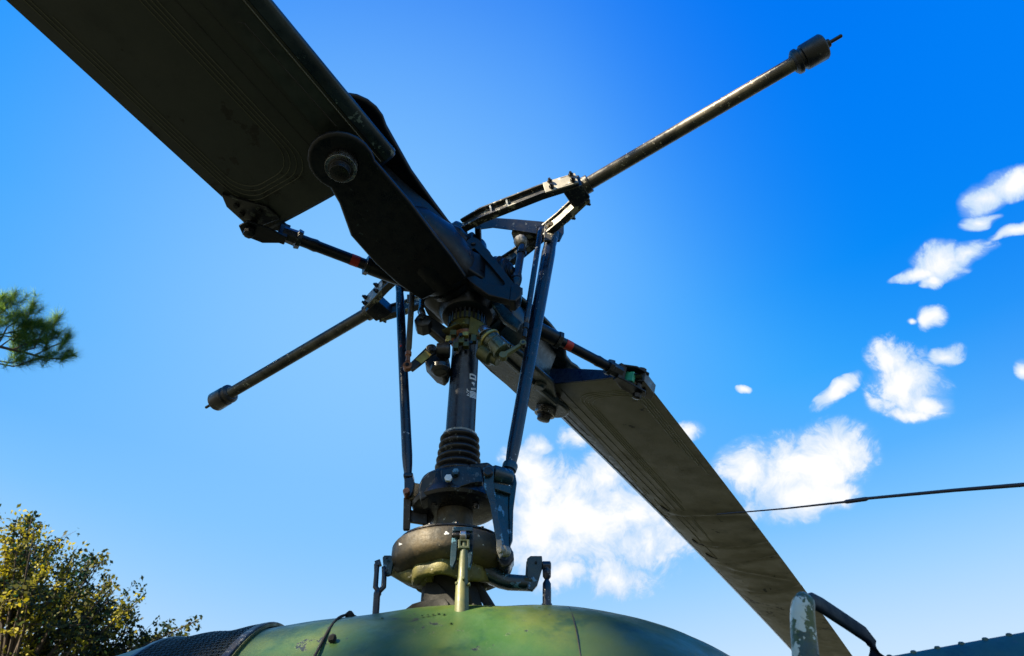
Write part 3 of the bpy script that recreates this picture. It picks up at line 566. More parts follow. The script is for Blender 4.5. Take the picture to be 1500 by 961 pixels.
# ---- stabilizer bar
SBO = np.zeros(3)
def SB(u, v, w): return np.array([u, v, w])
sb = MB(SBF, SBO); sb.box((0, 0, .0), .10, .13, .05); sbo = sb.build('stabilizer_bar', m_black, HE, .01, 3)
for s_ in (-1, 1):
    m = MB(SBF, SBO); r = .0235
    m.lathe((s_ * .46, 0, .0), (s_, 0, 0), [(0, .030), (.02, .032), (.035, .032), (.037, r), (.76, r * .98), (.765, .027), (.775, .027)], 28); m.build('bar_tube', m_bar, sbo)
    m = MB(SBF, SBO); m.lathe((s_ * 1.225, 0, 0), (s_, 0, 0), [(0, .030), (.008, .040), (.020, .041), (.022, .034), (.030, .034), (.034, .041), (.095, .042), (.102, .037), (.104, .015), (.118, .013), (.119, .006), (.155, .006), (.157, .003)], 32); m.build('tip_weight', m_black, sbo, .002)
    # apex block
    m = MB(SBF, SBO); m.loft([[SB(s_ * u, v, w) for v, w in ((-a_, -h_), (a_, -h_), (a_, h_), (-a_, h_))] for u, a_, h_ in ((.405, .044, .026), (.43, .040, .032), (.475, .032, .034))]); m.build('apex_block', m_black, sbo, .004)
    for vv in (-1, 1):
        # channel-section arm: two flanges and a web, with cross ribs
        path = [SB(s_ * .455, vv * .035, .0), SB(s_ * .34, vv * .068, .0), SB(s_ * .12, vv * .112, .0), SB(s_ * .04, vv * .115, .0)]
        hh = [.056, .058, .060, .052]
        def offs(off, w0, w1, th):
            rings = []
            for i, p in enumerate(path):
                t_ = path[min(i + 1, 3)] - path[max(i - 1, 0)]; t_ /= np.linalg.norm(t_); nn = np.array([-t_[1], t_[0], 0]) * (1 if nnsign(t_) else -1)
                a_ = w0 * hh[i]; c_ = w1 * hh[i]
                rings.append([p + nn * off + [0, 0, a_], p + nn * (off + th) + [0, 0, a_], p + nn * (off + th) + [0, 0, c_], p + nn * off + [0, 0, c_]])
            return rings
        def nnsign(t_): return (np.array([-t_[1], t_[0], 0]) @ np.array([0, vv, 0])) > 0
        m = MB(SBF, SBO); m.loft(offs(-.004, -.40, .40, .006)); arm = m.build('frame_arm', m_arm, sbo, .0012)
        m = MB(SBF, SBO); m.loft(offs(-.012, -.5, -.36, .028)); m.loft(offs(-.012, .36, .5, .028)); m.build('arm_flange', m_arm, arm, .002)
        if s_ > 0:
            for u_ in (.16, .22):
                f = (u_ - .12) / .22; vc = vv * (.112 + (.068 - .112) * f); m = MB(SBF, SBO); m.box((u_, vc + vv * .007, 0), .008, .014, .045); m.build('arm_rib', m_scis, arm, .001)
        # cover plate with four bolts outside the arm near the apex
        p0 = SB(s_ * .468, vv * .044, 0); p1 = SB(s_ * .355, vv * .077, 0)
        m = MB(SBF, SBO); m.bar(p0, p1, .007, .062); pt = m.build('apex_plate', m_plate, sbo, .002)
        dd = (p1 - p0) / np.linalg.norm(p1 - p0); nn = np.cross(dd, [0, 0, 1]); nn = nn if nn[1] * vv > 0 else -nn
        for f in (.14, .78):
            for w_ in (-.017, .017):
                m = MB(SBF, SBO); m.hexa(lerp(p0, p1, f) + nn * .003 + [0, 0, w_], nn, .009, .012); m.lathe(lerp(p0, p1, f) + nn * .015 + [0, 0, w_], nn, [(0, .005), (.007, .0045)], 10); m.build('bolt', m_dsteel, pt)
    # pivot bearing block at the arm root
m = MB(); m.lathe(V(662, 345, .06), V(683, 334, .10) - V(662, 345, .06), [(-.03, .02), (-.02, .038), (.04, .040), (.05, .03)], 28); m.build('pivot_bearing', m_black, sbo)
for u_, v_ in ((.03, -.075), (.03, .075)):
    m = MB(SBF, SBO); m.lathe((u_ - .03, v_ * .2, 0), (0, 1 if v_ > 0 else -1, 0), [(0, .03), (.09, .03), (.10, .026), (.12, .018)], 20); m.build('pivot_pin', m_black, sbo)
for x, y in ((692, 324), (703, 319)): m = MB(); m.lathe(V(x, y, .11), -HH, [(0, .010), (.012, .008)], 10); m.build('arm_bolt', m_brown, sbo)
m = MB(); pts = []
for k in range(11):
    a = 2 * math.pi * k / 11; rr = 1 + .3 * math.sin(a * 4 + 1); pts.append(V(738 + 8 * rr * math.cos(a), 303 - 3.2 * math.cos(a) + 3.0 * rr * math.sin(a), .085))
m.prism(pts, HH * .001); m.build('paint_patch', mat('pale_green_patch', (.45, .48, .22), .6), sbo)
# mixing levers
m = MB(); m.loft([[V(x, y0, o) for y0, o in ((ya, .075), (yb, .075), (yb, .045), (ya, .045))] for x, ya, yb in ((700, 327, 337), (722, 319, 334), (755, 321, 338), (800, 325, 345), (806, 326, 345))]); ml = m.build('mixing_lever', m_black, HE, .004)
m = MB(); m.lathe(V(700, 332, .10), HH, [(0, .012), (.06, .012)], 14); m.build('lever_pin', m_dsteel, ml)
m = MB(); m.bar(V(752, 345, .03), V(783, 343, .05), .05, .03); m.build('lever_boss', m_arm, ml, .004)
m = MB(); m.lathe(V(762, 352, .05), V(767, 364, .07) - V(762, 352, .05), [(0, .024), (.01, .026), (.03, .02), (.04, .012)], 12); m.build('lever_joint', m_plate, ml, .001)
m = MB(); m.lathe(V(790, 333, .125), HH, [(0, .010), (.03, .010)], 14); m.build('lever_pin', m_dsteel, ml)
m = MB(); m.bar(V(584, 418, .0), V(650, 425, .02), .03, .03); m.build('mixing_lever', m_hub, HE, .005)
m = MB(); m.prism([V(596, 431, .03), V(606, 431, .03), V(606, 441, .03), V(596, 442, .03)], HH * .01); m.build('lever_tab', m_plate, HE, .002)

# ---- rotor blades
def airfoil(n=26):
    xs = [(1 - math.cos(math.pi * k / n)) / 2 for k in range(n + 1)]
    yt = lambda x: 5 * .125 * (.2969 * math.sqrt(x) - .126 * x - .3516 * x * x + .2843 * x ** 3 - .1036 * x ** 4)
    low = [(x, -yt(x)) for x in xs]; up_ = [(x, yt(x)) for x in reversed(xs[1:-1])]
    return low, up_
LOW, UPP = airfoil(30); CH = .533; YLE = .130
def blade(s_, F_, label, wr):
    def P(x, c, t):                              # x along span, c chord fraction, t thickness (fraction of chord)
        droop = -.0035 * max(x - .6, 0) ** 2 * (1.0 if s_ > 0 else .6)
        y = YLE - c * CH; z = t * CH + droop
        if t < 0 and wr:
            for (x0, y0, x1, y1, A, wd) in wr:
                f = (y - y0) / (y1 - y0)
                if -.12 < f < 1.15:
                    xc = x0 + (x1 - x0) * f + .012 * math.sin(f * 5 + x0 * 7); win = max(0, min(1, (f + .12) * 4)) * max(0, min(1, (1.15 - f) * 3))
                    dxx = (x - xc) / wd; z += win * (-A * math.exp(-dxx * dxx) + .7 * A * math.exp(-((dxx - 2.1) / 1.3) ** 2))
        return HUB + F_ @ np.array([x, y, z])
    xs = [.575, .60, .8, 1.1, 1.5] + ([1.75 + .0105 * k for k in range(205)] if wr else [1.9, 2.3, 2.8, 3.4]) + [4.1, 4.7, 5.3, 6, 6.7, 7.3]
    # body: from .13 chord back; leading edge strip separate part, 2 mm proud
    nose = .075
    m = MB()
    lo = [p for p in LOW if p[0] >= nose - .02]; 
    if wr:
        c2 = []; 
        for i in range(len(lo) - 1): c2 += [lo[i], ((lo[i][0] + lo[i + 1][0]) / 2, (lo[i][1] + lo[i + 1][1]) / 2)]
        lo = c2 + [lo[-1]]
    sec = lo + [p for p in UPP if p[0] >= nose - .02]
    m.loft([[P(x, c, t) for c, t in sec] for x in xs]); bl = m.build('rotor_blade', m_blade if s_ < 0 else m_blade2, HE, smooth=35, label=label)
    m = MB(); sec2 = [p for p in UPP if p[0] <= nose + .01] + [p for p in LOW if p[0] <= nose + .01]
    def Pn(x, c, t):
        k = 1.03; return P(x, c - .004, t * k - (.002 if t < 0 else -.002))
    inner = [(nose - .01, 0.0)]
    m.loft([[Pn(x, c, t) for c, t in sec2] for x in xs]); m.build('leading_edge_strip', m_edge, bl, smooth=35)
    tlow = lambda c: -5 * .125 * (.2969 * math.sqrt(c) - .126 * c - .3516 * c * c + .2843 * c ** 3 - .1036 * c ** 4)
    def bead(pts, r, matl, name):
        q = []
        for x, y in pts:
            c = (YLE - y) / CH; p = P(x, c, tlow(c) - .0006 / CH); q.append(p)
        m = MB(); m.tube(q, r, 6); m.build(name, matl, bl)
    m = MB(); m.loft([[P(x, .5 + (c - .5) * k, t * k) for c, t in LOW + UPP] for x, k in ((.566, .98), (.5745, 1.0))]); m.build('root_cap', m_rootcap, bl, .001)
    # dark grip pad bonded on the underside from the root outwards
    m = MB(); rows = []
    for x in np.linspace(.578, 1.9, 30):
        yi = np.interp(x, [.578, 1.2, 1.9], [.0, .025, .075]); rows.append([P(x, (YLE - y) / CH, tlow((YLE - y) / CH) - .0012 / CH) for y in np.linspace(yi, .083, 7)])
    m.loft(rows, cap=False, closed=False); m.build('grip_pad', m_pad, bl)
    bead([(.58, .086), (1.2, .086), (2.2, .085)], .0020, m_bead, 'pad_edge')
    # nested rounded ends of the bonded doublers
    for k in range(4):
        o_ = .013 * k; x0_ = .665 + o_; yA = -.085 - o_ * .9; yB = -.365 + o_ * .9; R = .075
        pts = [(2.6 - .25 * k, yA + .01), (1.4, yA + .005), (x0_ + R, yA)]
        pts += [(x0_ + R - R * math.sin(a), yA - R + R * math.cos(a)) for a in [math.pi / 2 * j / 8 for j in range(1, 9)]]
        pts += [(x0_ + R - R * math.cos(a), yB + R - R * math.sin(a)) for a in [math.pi / 2 * j / 8 for j in range(0, 9)]]
        pts += [(1.0, yB), (1.5 - .1 * k, yB + .004)]
        bead(pts, .0013, m_bead if s_ < 0 else m_bead2, 'doubler_edge')
    bead([(.60, .0), (.9, -.0), (1.4, .0), (2.2, -.005), (2.8, -.005)], .0012, m_sbead, 'spar_seam')
    bead([(.62, -.045), (1.2, -.045), (2.3, -.04)], .0009, m_sbead, 'spar_seam')
    bead([(.73, .055), (1.05, .05), (1.06, .04)], .002, m_sbead, 'spar_seam')
    if s_ > 0:
        for k in range(7):
            x0_ = 1.15 + .16 * k; bead([(x0_ - .12, .035), (x0_ - .03, .04), (x0_, .065), (x0_ - .04, .088)], .0014, m_bead2, 'finger_doubler_edge')
    # grip pads where blade sits in the fork, trailing-edge fitting, rivets
    for k in range(9):
        c = .86; x = 2.9 + .17 * k; p = P(x, .30 + .01 * (k % 3), tlow(.3)); m = MB(); m.lathe(p + F_ @ np.array([0, 0, .001]), -F_[:, 2], [(0, .004), (.0022, .0035)], 8); m.build('rivet', m_sbead, bl)
    m = MB(F_, HUB); m.prism([(.585, -.300, -.022), (.60, -.41, -.014), (.70, -.41, -.014), (.74, -.385, -.02), (.64, -.30, -.026)], (0, 0, .04)); m.build('brace_fitting', m_black, bl, .003)
    for x, y in ((.64, -.33), (.66, -.385), (.69, -.375)):
        m = MB(F_, HUB); m.lathe((x, y, -.02), (0, 0, -1), [(0, .009), (.009, .007)], 6); m.build('fitting_bolt', m_dsteel, bl)
    return bl
wr = [(2.00, .0, 1.985, -.38, .016, .030), (2.52, -.0, 2.44, -.36, .016, .020), (2.83, -.0, 2.66, -.36, .018, .022), (3.45, -.04, 3.24, -.38, .020, .026), (2.95, -.05, 3.12, -.36, .010, .035), (3.75, -.02, 3.6, -.35, .004, .06)]
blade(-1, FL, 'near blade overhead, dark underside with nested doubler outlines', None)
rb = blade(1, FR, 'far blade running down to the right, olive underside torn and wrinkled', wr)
# torn skin at the wrinkles
for (x, y, w) in ((1.96, .02, .05), (2.5, .03, .045), (2.75, .03, .04)):
    m = MB(FR, HUB); dz = -.0035 * (x - .6) ** 2
    m.prism([(x - w, y + .012, dz - .036), (x, y - .002, dz - .037), (x + w * 1.2, y - .03, dz - .0365), (x + w * .6, y + .01, dz - .037), (x, y + .02, dz - .036)], (0, 0, .010)); m.build('torn_skin', m_sbead, rb, .001)

# ---- engine cowling
camh = CAM @ HH; cams = CAM @ RT
sil = [(-300, 1120), (-100, 1062), (60, 1000), (150, 971), (200, 954), (240, 941), (300, 935), (385, 921), (440, 912), (500, 903), (560, 896), (620, 890), (700, 885.5), (780, 886), (860, 891), (910, 900), (960, 914.5), (1010, 935), (1065, 962), (1120, 1000), (1170, 1050)]
zc, A0 = -1.95, .50
st = []
for x, y in sil:
    a_ = A0 * (1 if x < 900 else max(.25, 1 - ((x - 900) / 420) ** 2)); d = ray(x, y); slope = d[2] / (d @ HH)
    L0 = CAM[2] + slope * (0 - camh); b_ = math.sqrt(max((L0 - zc) ** 2 - (a_ * slope) ** 2, .01))
    htan = -a_ * a_ * slope / math.sqrt(b_ ** 2 + (a_ * slope) ** 2)
    tt = (htan - camh) / (d @ HH); s_ = (CAM + d * tt) @ RT; st.append((s_, a_, b_))
ss_ = np.array([s[0] for s in st]); sa_ = np.array([s[1] for s in st]); sb_ = np.array([s[2] for s in st])
def smooth_interp(q, xs, ys):
    return np.interp(q, xs, ys)
def cow(s, th, extra=0.):                         # th: 0 = towards viewer horizontally, pi/2 = top
    a_ = np.interp(s, ss_, sa_) + extra; b_ = np.interp(s, ss_, sb_) + extra
    return RT * s - HH * a_ * math.cos(th) + UP * (zc + b_ * math.sin(th))
q = np.linspace(ss_[0], ss_[-1], 110)
kern = np.ones(5) / 5
sb2 = np.convolve(np.pad(np.interp(q, ss_, sb_), 2, 'edge'), kern, 'valid'); sa2 = np.convolve(np.pad(np.interp(q, ss_, sa_), 2, 'edge'), kern, 'valid')
ss_, sa_, sb_ = q, sa2, sb2
m = MB(); ths = np.linspace(-.6, math.pi + .6, 90)
def dent(s, th): return .0035 * math.sin(9 * s + 2.3 * math.sin(5 * th)) * math.sin(7 * th + 3 * s) + .002 * math.sin(23 * s + 11 * th)
m.loft([[cow(s, th, dent(s, th)) for th in ths] for s in q], cap=True); cw = m.build('cowling', m_green, HE, smooth=70)
def s_at(x, y, off=.12): return V(x, y, off) @ RT
def onc(x, y, extra=0.):                          # point of the cowling under a given line of sight
    d = ray(x, y); t0, t1 = .3, 2.2; best = None
    for t_ in np.linspace(.25, 2.4, 900):
        p = CAM + d * t_; s = p @ RT; hh_ = p @ HH; a_ = np.interp(s, ss_, sa_) + extra; b_ = np.interp(s, ss_, sb_) + extra
        if (hh_ / a_) ** 2 + ((p[2] - zc) / b_) ** 2 <= 1: return p
    return CAM + d * ((-.15 - camh) / (d @ HH))
# screened intake section: dark barrel with woven wire and end bands
sA, sB = s_at(262, 930), s_at(388, 921)
def band(s0, s1, extra, matl, name, par, bev=0., tilt=0.):
    m = MB(); m.loft([[cow(s0 + tilt * math.cos(th), th, extra - .006) for th in ths], [cow(s0 + tilt * math.cos(th), th, extra) for th in ths], [cow(s1 + tilt * math.cos(th), th, extra) for th in ths], [cow(s1 + tilt * math.cos(th), th, extra - .006) for th in ths]], cap=False, closed=False)
    return m.build(name, matl, par, bev)
sc_b = band(sA, sB, .004, m_dark, 'intake_screen', HE)
m = MB(); nS = 34
for k in range(nS):
    s = sA + (sB - sA) * (k + .5) / nS; m.tube([cow(s, th, .0065 + .003 * math.sin(k * .35) * math.sin(3 * th) + .001 * math.sin(k * 3 + th * 60)) for th in np.linspace(.2, 2.2, 90)], .0011, 4)
for k in range(70):
    th = .35 + 1.8 * k / 70; m.tube([cow(sA + (sB - sA) * j / 20, th, .0072 + .003 * math.sin(nS * j / 20 * .35) * math.sin(3 * th)) for j in range(21)], .0011, 4)
m.build('wire_weave', m_mesh, sc_b, kind='stuff')
band(sA - .010, sA + .002, .010, m_greenrod if False else m_black, 'screen_band', sc_b, .003)
band(sB - .002, sB + .016, .011, m_rubber, 'screen_band', sc_b, .003)
band(sB + .016, sB + .019, .007, m_greenrod, 'band_lip', sc_b)
# tie strap and its knot, panel seam, screws
sS = s_at(510, 902)
m = MB(); m.tube([cow(sS - .012 * math.cos(th) ** 2 + .004 * math.sin(9 * th), th, .002) for th in np.linspace(.1, 2.6, 60)], .0030, 8); sp = m.build('tie_cord', m_dark, HE, smooth=60)
m = MB(); m.lathe(onc(488, 937) - HH * .003, -HH, [(0, .006), (.006, .009), (.012, .005)], 8); m.build('cord_knot', m_dark, sp)
m = MB(); m.lathe(V(512, 902, .12), UP, [(-.01, .008), (.004, .010), (.010, .004)], 8); m.build('cord_knot', m_dark, sp)
for x, y in [(618, 901), (626, 900), (634, 899), (642, 898), (650, 899), (660, 912), (790, 890), (850, 897), (905, 925), (700, 893), (730, 894), (560, 905)]:
    p = onc(x, y); nrm = np.array([0, 0, 1.]) * .75 - HH * .6; m = MB(); m.lathe(p - nrm * .001, nrm, [(0, .0035), (.0015, .003)], 8); m.build('screw', m_green, cw)
m = MB(); sM = s_at(832, 889); m.tube([cow(sM, th, .001) for th in np.linspace(.1, 2.6, 60)], .0012, 6); m.build('panel_seam', m_sbead, cw)

# ---- cabin roof at lower right, with its edge of rivets
E0 = V(1240, 972, .52); E1 = V(1500, 925, .55); ed = E1 - E0; EL_ = np.linalg.norm(ed); ed /= EL_
m = MB(); P0 = E0 - ed * .0; P1 = E0 + ed * (EL_ + .9)
dn = -HH * .25 - UP; 
prof = [(0, 0), (-.012, -.010), (-.035, -.045), (-.08, -.14), (-.12, -.28), (-.14, -.6)]
R = []
for pp in (P0, lerp(P0, P1, .5), P1):
    R.append([pp + HH * a_ + UP * c_ for a_, c_ in prof] + [pp + HH * 1.0 - UP * .6, pp + HH * 1.0 - UP * .12, pp + HH * .5 - UP * .04])
m.loft(R); rf = m.build('cabin_roof', m_teal, HE, .004)
for k in range(9):
    p = E0 + ed * (.03 + .0335 * k * 1.15); m = MB(); m.lathe(p - UP * .003, UP - HH * .3, [(0, .0048), (.0035, .0042), (.0048, .002)], 12); m.build('rivet', m_teal, rf)
# grab handle
a0 = V(1181, 1010, .62); a1 = V(1176, 930, .62); a2 = V(1174, 893, .62); a3 = V(1181, 878, .615); a4 = V(1196, 872, .60)
polytube('grab_handle', [a0, V(1180, 960, .62), V(1177, 930, .62), V(1175.5, 905, .62), V(1175.5, 893, .62), V(1177, 883, .62), V(1179, 876, .62), V(1181, 871.5, .62)], [.034, .034, .033, .032, .0315, .030, .025, .013], [.030, .030, .030, .030, .030, .028, .024, .012], m_handle, HE, up=tuple(-HH))
hd = bpy.data.objects['grab_handle']
polytube('handle_rail', [V(1180, 882, .615), V(1190, 880, .60), V(1205, 888, .58), V(1240, 911, .53), V(1268, 930, .49), V(1277, 942, .48), V(1284, 962, .48), V(1292, 990, .48)], [.016, .012, .010, .010, .010, .012, .012, .012], [.020, .024, .026, .026, .026, .026, .026, .026], m_handle_d, hd, up=tuple(UP))
# whip antenna
pts = [V(1050, 753.5, .35), V(1150, 745, .40), V(1236, 735.5, .44), V(1240, 735, .44), V(1268, 731, .45), V(1272, 730, .45), V(1400, 718, .50), V(1500, 710, .54), V(1700, 700, .60), V(1760, 740, .60), V(1770, 900, .60)]
an = rod('whip_antenna', pts, [.0011, .0016, .0022, .0040, .0042, .0028, .0034, .0040, .0048, .006, .008], m_cable, HE, 10)

# ================================================================== TREES
def leafmat(name, c0, c1, trans=.5):
    m = bpy.data.materials.new(name); m.use_nodes = True; t = NB(m.node_tree); m.node_tree.nodes.clear()
    rnd = t.n('ShaderNodeObjectInfo').outputs['Random']; P = t.n('ShaderNodeTexCoord').outputs['Object']
    f = t.ss(t.noise(P, 1.7, 4, .7), .35, .65)
    attr = t.n('ShaderNodeAttribute', attribute_name='tint').outputs['Fac']
    col = t.mix(attr, c0 + (1,), c1 + (1,))
    d = t.n('ShaderNodeBsdfDiffuse', {'Color': col}); tr = t.n('ShaderNodeBsdfTranslucent', {'Color': col}); gl = t.n('ShaderNodeBsdfGlossy', {'Roughness': .6})
    mx = t.n('ShaderNodeMixShader', {0: trans, 1: d.outputs[0], 2: tr.outputs[0]}); mx2 = t.n('ShaderNodeMixShader', {0: .02, 1: mx.outputs[0], 2: gl.outputs[0]})
    t.n('ShaderNodeOutputMaterial', {0: mx2.outputs[0]}); return m
m_bark = mat('brown_bark', (.07, .05, .035), .9, var=(.04, .03, .022), vscale=6, bump=.8, bscale=20)
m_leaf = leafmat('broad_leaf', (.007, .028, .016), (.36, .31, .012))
m_leaf2 = leafmat('shade_leaf', (.03, .06, .012), (.06, .08, .02), .35)
m_needle = leafmat('pine_needle', (.010, .085, .014), (.26, .42, .02), .35)
def leaves(name, C_, size, matl, parent, tint=None, aspect=1.7, kind=None):
    n = len(C_); C_ = np.asarray(C_, float)
    a = rng.normal(size=(n, 3)); a /= np.linalg.norm(a, axis=1)[:, None]; r = rng.normal(size=(n, 3)); bq = np.cross(a, r); bq /= np.linalg.norm(bq, axis=1)[:, None]
    s = (size * rng.uniform(.6, 1.3, n))[:, None]
    up_ = np.cross(a, bq)
    v = np.stack([C_ - a * s * aspect / 2, C_ + bq * s / 2 + up_ * s * .1, C_ + a * s * aspect / 2, C_ - bq * s / 2 + up_ * s * .1], 1).reshape(-1, 3)
    me = bpy.data.meshes.new(name); me.vertices.add(n * 4); me.vertices.foreach_set('co', v.ravel()); me.loops.add(n * 4); me.loops.foreach_set('vertex_index', np.arange(n * 4)); me.polygons.add(n)
    me.polygons.foreach_set('loop_start', np.arange(0, n * 4, 4)); me.polygons.foreach_set('loop_total', np.full(n, 4)); me.update(calc_edges=True)
    at = me.attributes.new('tint', 'FLOAT', 'FACE'); at.data.foreach_set('value', (rng.uniform(0, 1, n) ** 2 * .6 if tint is None else np.clip(tint, 0, 1)).astype(np.float32))
    o = bpy.data.objects.new(name, me); S.collection.objects.link(o); me.materials.append(matl)
    if parent is not None: o.parent = parent; o.location = [-v for v in parent.location]
    if kind: o['kind'] = kind
    return o
def at_dist(x, y, dist): return CAM + ray(x, y) * dist
# broadleaf tree in the lower left corner: branches fan out to sprays whose outline is that of the photograph's crown
base = np.array([*(at_dist(-60, 1500, 9.5))[:2], -3.6])
dT = 13.0
def hdist(x, y, hd):
    d = ray(x, y); return CAM + d * (hd / np.linalg.norm(d[:2]))
tb = hdist(20, 900, dT); tb[2] = -3.6
TR = empty('broadleaf_tree', tuple(tb), 'bushy tree with small yellow green leaves at the lower left behind the cowling', 'tree')
tips = []
outline = [(-60, 760), (-20, 745), (10, 770), (30, 748), (40, 752), (48, 770), (30, 800), (55, 790), (85, 785), (70, 815), (100, 815), (135, 820), (155, 818), (150, 850), (165, 850), (120, 845), (170, 875), (150, 880), (205, 870), (190, 890), (200, 905), (175, 905), (235, 928), (225, 940), (200, 945), (160, 930), (278, 922), (140, 890), (60, 840), (20, 820), (90, 860), (-30, 850), (20, 880), (110, 910), (60, 930), (0, 940), (150, 950), (100, 880), (-60, 920), (40, 860), (200, 935), (80, 960), (130, 990), (30, 1000), (-50, 1000), (180, 985)]
crown_c = hdist(20, 990, dT)
pts_ = []; tint_ = []; m = MB(); m.tube([tb, tb + [0, 0, 1.5], crown_c - [0, 0, .8], crown_c], [.28, .22, .16, .09], 10)
for (x, y) in outline:
    for rep in range(2):
        tip = hdist(x + rng.normal() * 7, y + rng.normal() * 7 + (6 if rep else 0), dT + rng.uniform(-1.3, 1.3) * (.4 if rep == 0 else 1))
        st_ = lerp(crown_c - [0, 0, .5], tip, rng.uniform(.1, .3)); mid = lerp(st_, tip, .55) + rng.normal(size=3) * .08 - [0, 0, .05]
        m.tube([crown_c - [0, 0, .6], st_, mid, tip], [.05, .035, .018, .006], 5)
        for j in range(9):
            f = rng.uniform(.35, 1.0); q0 = lerp(mid, tip, (f - .35) / .65) if f > .35 else st_
            tw = q0 + rng.normal(size=3) * np.array([.24, .24, .20]) * (1.05 - .45 * f); m.tube([q0, tw], [.006, .002], 4, cap=False)
            nl = 22; tt_ = rng.uniform(.1, 1.1, (nl, 1)); L_ = q0 + (tw - q0) * tt_ + rng.normal(size=(nl, 3)) * .055
            pts_.append(L_)
            c2 = CX @ (L_.mean(0) - CAM); px = 750 + F_PX * c2 / (CZ @ (L_.mean(0) - CAM)); py = 480.5 - F_PX * (CY @ (L_.mean(0) - CAM)) / (CZ @ (L_.mean(0) - CAM))
            sun_yel = rng.uniform(0, 1) ** 3 * .5 + (rng.uniform(.3, 1.) if rng.uniform() < np.interp(px, [0, 60, 130, 220], [.58, .36, .12, .05]) else 0); tint_.append(np.clip(sun_yel + rng.uniform(-.15, .15, nl), 0, 1))  # sunlight from the left put into the leaf tint, yellower leftwards
m.build('trunk', m_bark, TR, smooth=70)
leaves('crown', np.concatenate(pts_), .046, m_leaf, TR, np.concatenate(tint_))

# pine with a bough reaching in at the left edge
PD = 8.0
pb = hdist(-520, 500, PD + 1.0); pz = pb.copy(); pb[2] = -3.6
PT = empty('pine_tree', tuple(pb), 'pine tree whose needled bough reaches in at the left edge of the photo', 'tree')
m = MB(); m.tube([pb, lerp(pb, pz, .5) + [.1, .05, 0], pz, pz + [0, 0, 2.5]], [.26, .2, .14, .05], 12); m.build('trunk', m_bark, PT, smooth=70)
def PP(x, y, o=0.): return hdist(x, y, PD + o)
m = MB(); main = [pz - [0, 0, .6], PP(-220, 530), PP(-60, 505), PP(0, 508), PP(35, 516), PP(60, 523), PP(90, 526), PP(106, 520)]
m.tube(main, [.05, .035, .022, .016, .013, .011, .009, .006], 8)
tw = [[PP(-40, 505), PP(0, 490), PP(30, 484), PP(50, 470)], [PP(0, 508), PP(15, 497), PP(45, 505), PP(70, 495)], [PP(-60, 540), PP(-10, 531), PP(20, 537), PP(40, 530), PP(58, 524)], [PP(-60, 520), PP(-5, 528), PP(18, 532), PP(36, 520)],
      [PP(20, 512), PP(45, 500), PP(75, 490), PP(84, 462)], [PP(-30, 500), PP(-10, 470), PP(10, 450), PP(22, 432)], [PP(20, 500), PP(35, 480), PP(45, 455), PP(48, 445)], [PP(50, 521), PP(75, 508), PP(95, 500), PP(100, 492)],
      [PP(-50, 500), PP(-20, 480), PP(-5, 460), PP(0, 445)], [PP(0, 500), PP(10, 480), PP(25, 470), PP(30, 460)], [PP(30, 515), PP(50, 510), PP(60, 490), PP(66, 478)], [PP(0, 508, .2), PP(20, 515, .2), PP(35, 510, .1), PP(50, 503)], [PP(-10, 500), PP(5, 492), PP(30, 495), PP(38, 490)]]
for t_ in tw: m.tube(t_, [.009, .008, .006, .004], 6)
m.build('branch', m_bark, PT, smooth=70)
nv = []; nf = []; tints = []
def tuft(c, d, n, L):
    d = d / np.linalg.norm(d)
    for k in range(n):
        r = rng.normal(size=3); r -= d * (r @ d) * .6; r /= np.linalg.norm(r); dirv = d * rng.uniform(.05, 1.1) + r * rng.uniform(.4, 1.); dirv /= np.linalg.norm(dirv)
        p0 = c - d * rng.uniform(0, .14) + rng.normal(size=3) * .006; p1 = p0 + dirv * L * rng.uniform(.7, 1.15); w = np.cross(dirv, rng.normal(size=3)); w = w / np.linalg.norm(w) * .0016; w2 = np.cross(dirv, w)
        o = len(nv); nv.extend([p0 + w, p0 - w * .5 + w2 * .87, p0 - w * .5 - w2 * .87, p1]); nf.extend([(o, o + 1, o + 3), (o + 1, o + 2, o + 3), (o + 2, o, o + 3)]); tt = rng.uniform(0, 1) ** 2; tints.extend([tt] * 3)
for t_ in tw + [main[2:]]:
    d = np.array(t_[-1]) - np.array(t_[-2]); tuft(np.array(t_[-1]), d, 150, .155)
    for k in range(5):
        q0 = lerp(t_[-2], t_[-1], rng.uniform(-.3, 1)); tuft(q0 + rng.normal(size=3) * .05 + [0, 0, .05], d + np.array([0, 0, .3]) + rng.normal(size=3) * .1, 80, .13)
for (x, y) in ((15, 465), (30, 460), (10, 445), (5, 475), (40, 480), (55, 490), (25, 490), (70, 500), (90, 490), (60, 475), (100, 510), (80, 515), (-10, 460), (-5, 485), (-15, 475), (75, 475), (18, 440), (45, 470)):
    for k in range(2): tuft(PP(x + rng.normal() * 4, y + rng.normal() * 4, rng.uniform(-.15, .15)), np.array(RT * .5 + UP * .6 + rng.normal(size=3) * .5), 110, .135)
me = bpy.data.meshes.new('needles'); me.from_pydata([tuple(v) for v in nv], [], nf); at = me.attributes.new('tint', 'FLOAT', 'FACE'); at.data.foreach_set('value', np.array(tints, np.float32))
link('needles', me, m_needle, PT, smooth=180)

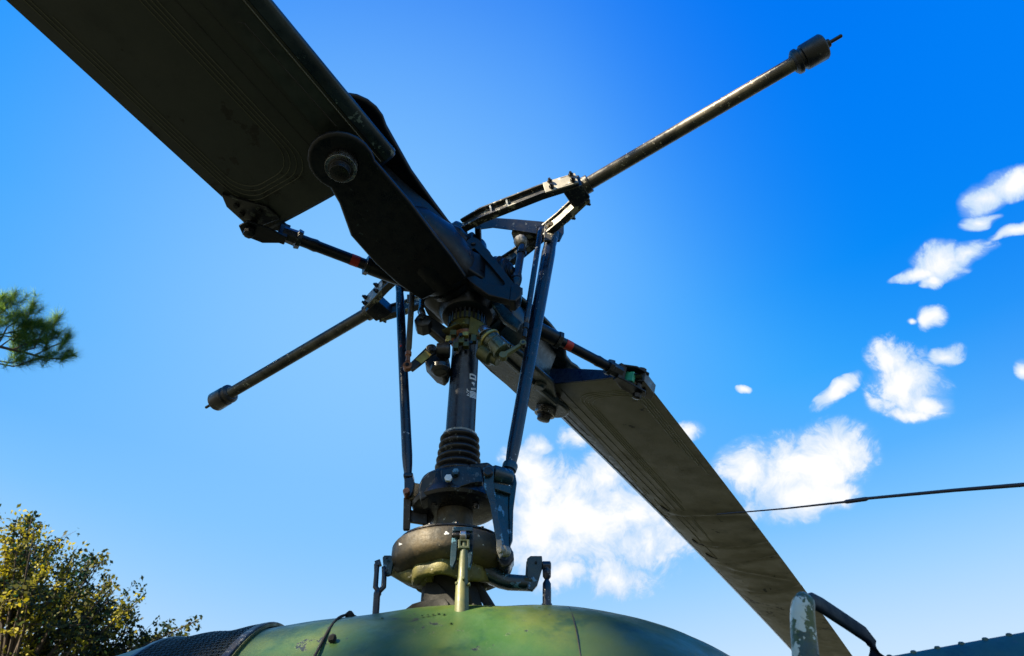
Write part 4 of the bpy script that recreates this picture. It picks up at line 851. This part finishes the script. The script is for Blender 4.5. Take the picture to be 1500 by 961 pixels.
# the tree whose crown dapples the helicopter: stands outside the frame, towards the sun, with gaps in its crown
SD = 15.0
sc_c = SUN * SD + np.array([0, 0, -.6]); e1 = np.cross(SUN, UP); e1 /= np.linalg.norm(e1); stb = sc_c + e1 * 2.9; stb[2] = -3.6
ST = empty('shade_tree', tuple(stb), 'broad leafy tree standing outside the photo towards the sun, dappling the helicopter', 'tree')
e1 = np.cross(SUN, UP); e1 /= np.linalg.norm(e1); e2 = np.cross(e1, SUN)
n = 34000; ang = rng.uniform(0, 2 * math.pi, n); rad = 3.2 * np.sqrt(rng.uniform(0, 1, n)); th_ = rng.normal(size=n) * .55
Q = sc_c + e1[None] * (rad * np.cos(ang))[:, None] + e2[None] * (rad * np.sin(ang))[:, None] + SUN[None] * th_[:, None]
holes = [(onc(745, 930), .085), (onc(410, 948), .06), (V(600, 785, .15), .05), (V(648, 780, .15), .03), (V(680, 860, .18), .05), (V(605, 835, .12), .04), (SBF @ SB(.52, 0, 0), .07), (SBF @ SB(.80, 0, 0), .06), (SBF @ SB(.93, 0, 0), .10), (SBF @ SB(1.08, 0, 0), .07), (SBF @ SB(.40, -.06, 0), .09), (SBF @ SB(.27, .08, 0), .07), (SBF @ SB(.22, -.09, 0), .02), (V(598, 530, .09), .02), (V(637, 515, .06), .02), (V(605, 720, .04), .02), (V(1175, 930, .62), .04)]
holes += [(hdist(60, 500, PD), .4), (hdist(100, 850, dT), .8)]
keep = np.ones(n, bool)
for c, r in holes:
    dv = Q - c; along = dv @ SUN; perp = np.linalg.norm(dv - along[:, None] * SUN, axis=1); keep &= perp > r + .05
for c, r in [(onc(560, 930), .09), (onc(620, 945), .09), (onc(900, 925), .11)]:
    dv = Q - c; along = dv @ SUN; keep |= np.linalg.norm(dv - along[:, None] * SUN, axis=1) < r
for c, r in [(onc(745, 930), .15), (onc(415, 945), .12), (V(600, 785, .15), .11), (V(640, 780, .15), .09)]:
    dv = Q - c; along = dv @ SUN; keep &= np.linalg.norm(dv - along[:, None] * SUN, axis=1) > r
Q = Q[keep]
leaves('crown', Q, .125, m_leaf2, ST)
m = MB(); fork = sc_c + e1 * 2.3 - UP * 1.6; m.tube([stb, stb + [.1, 0, 3], fork, sc_c + e1 * 1.9 + UP * 1.6], [.35, .28, .2, .05], 12)
for du, dv in ((1.6, -2.4), (.6, -2.6), (2.8, .6), (2.2, 2.0), (.8, 2.6), (-.6, 2.7)): m.tube([fork, sc_c + e1 * (du * .5 + 1.2) + e2 * dv * .6, sc_c + e1 * du + e2 * dv], [.09, .05, .015], 6)
m.build('trunk', m_bark, ST, smooth=70)
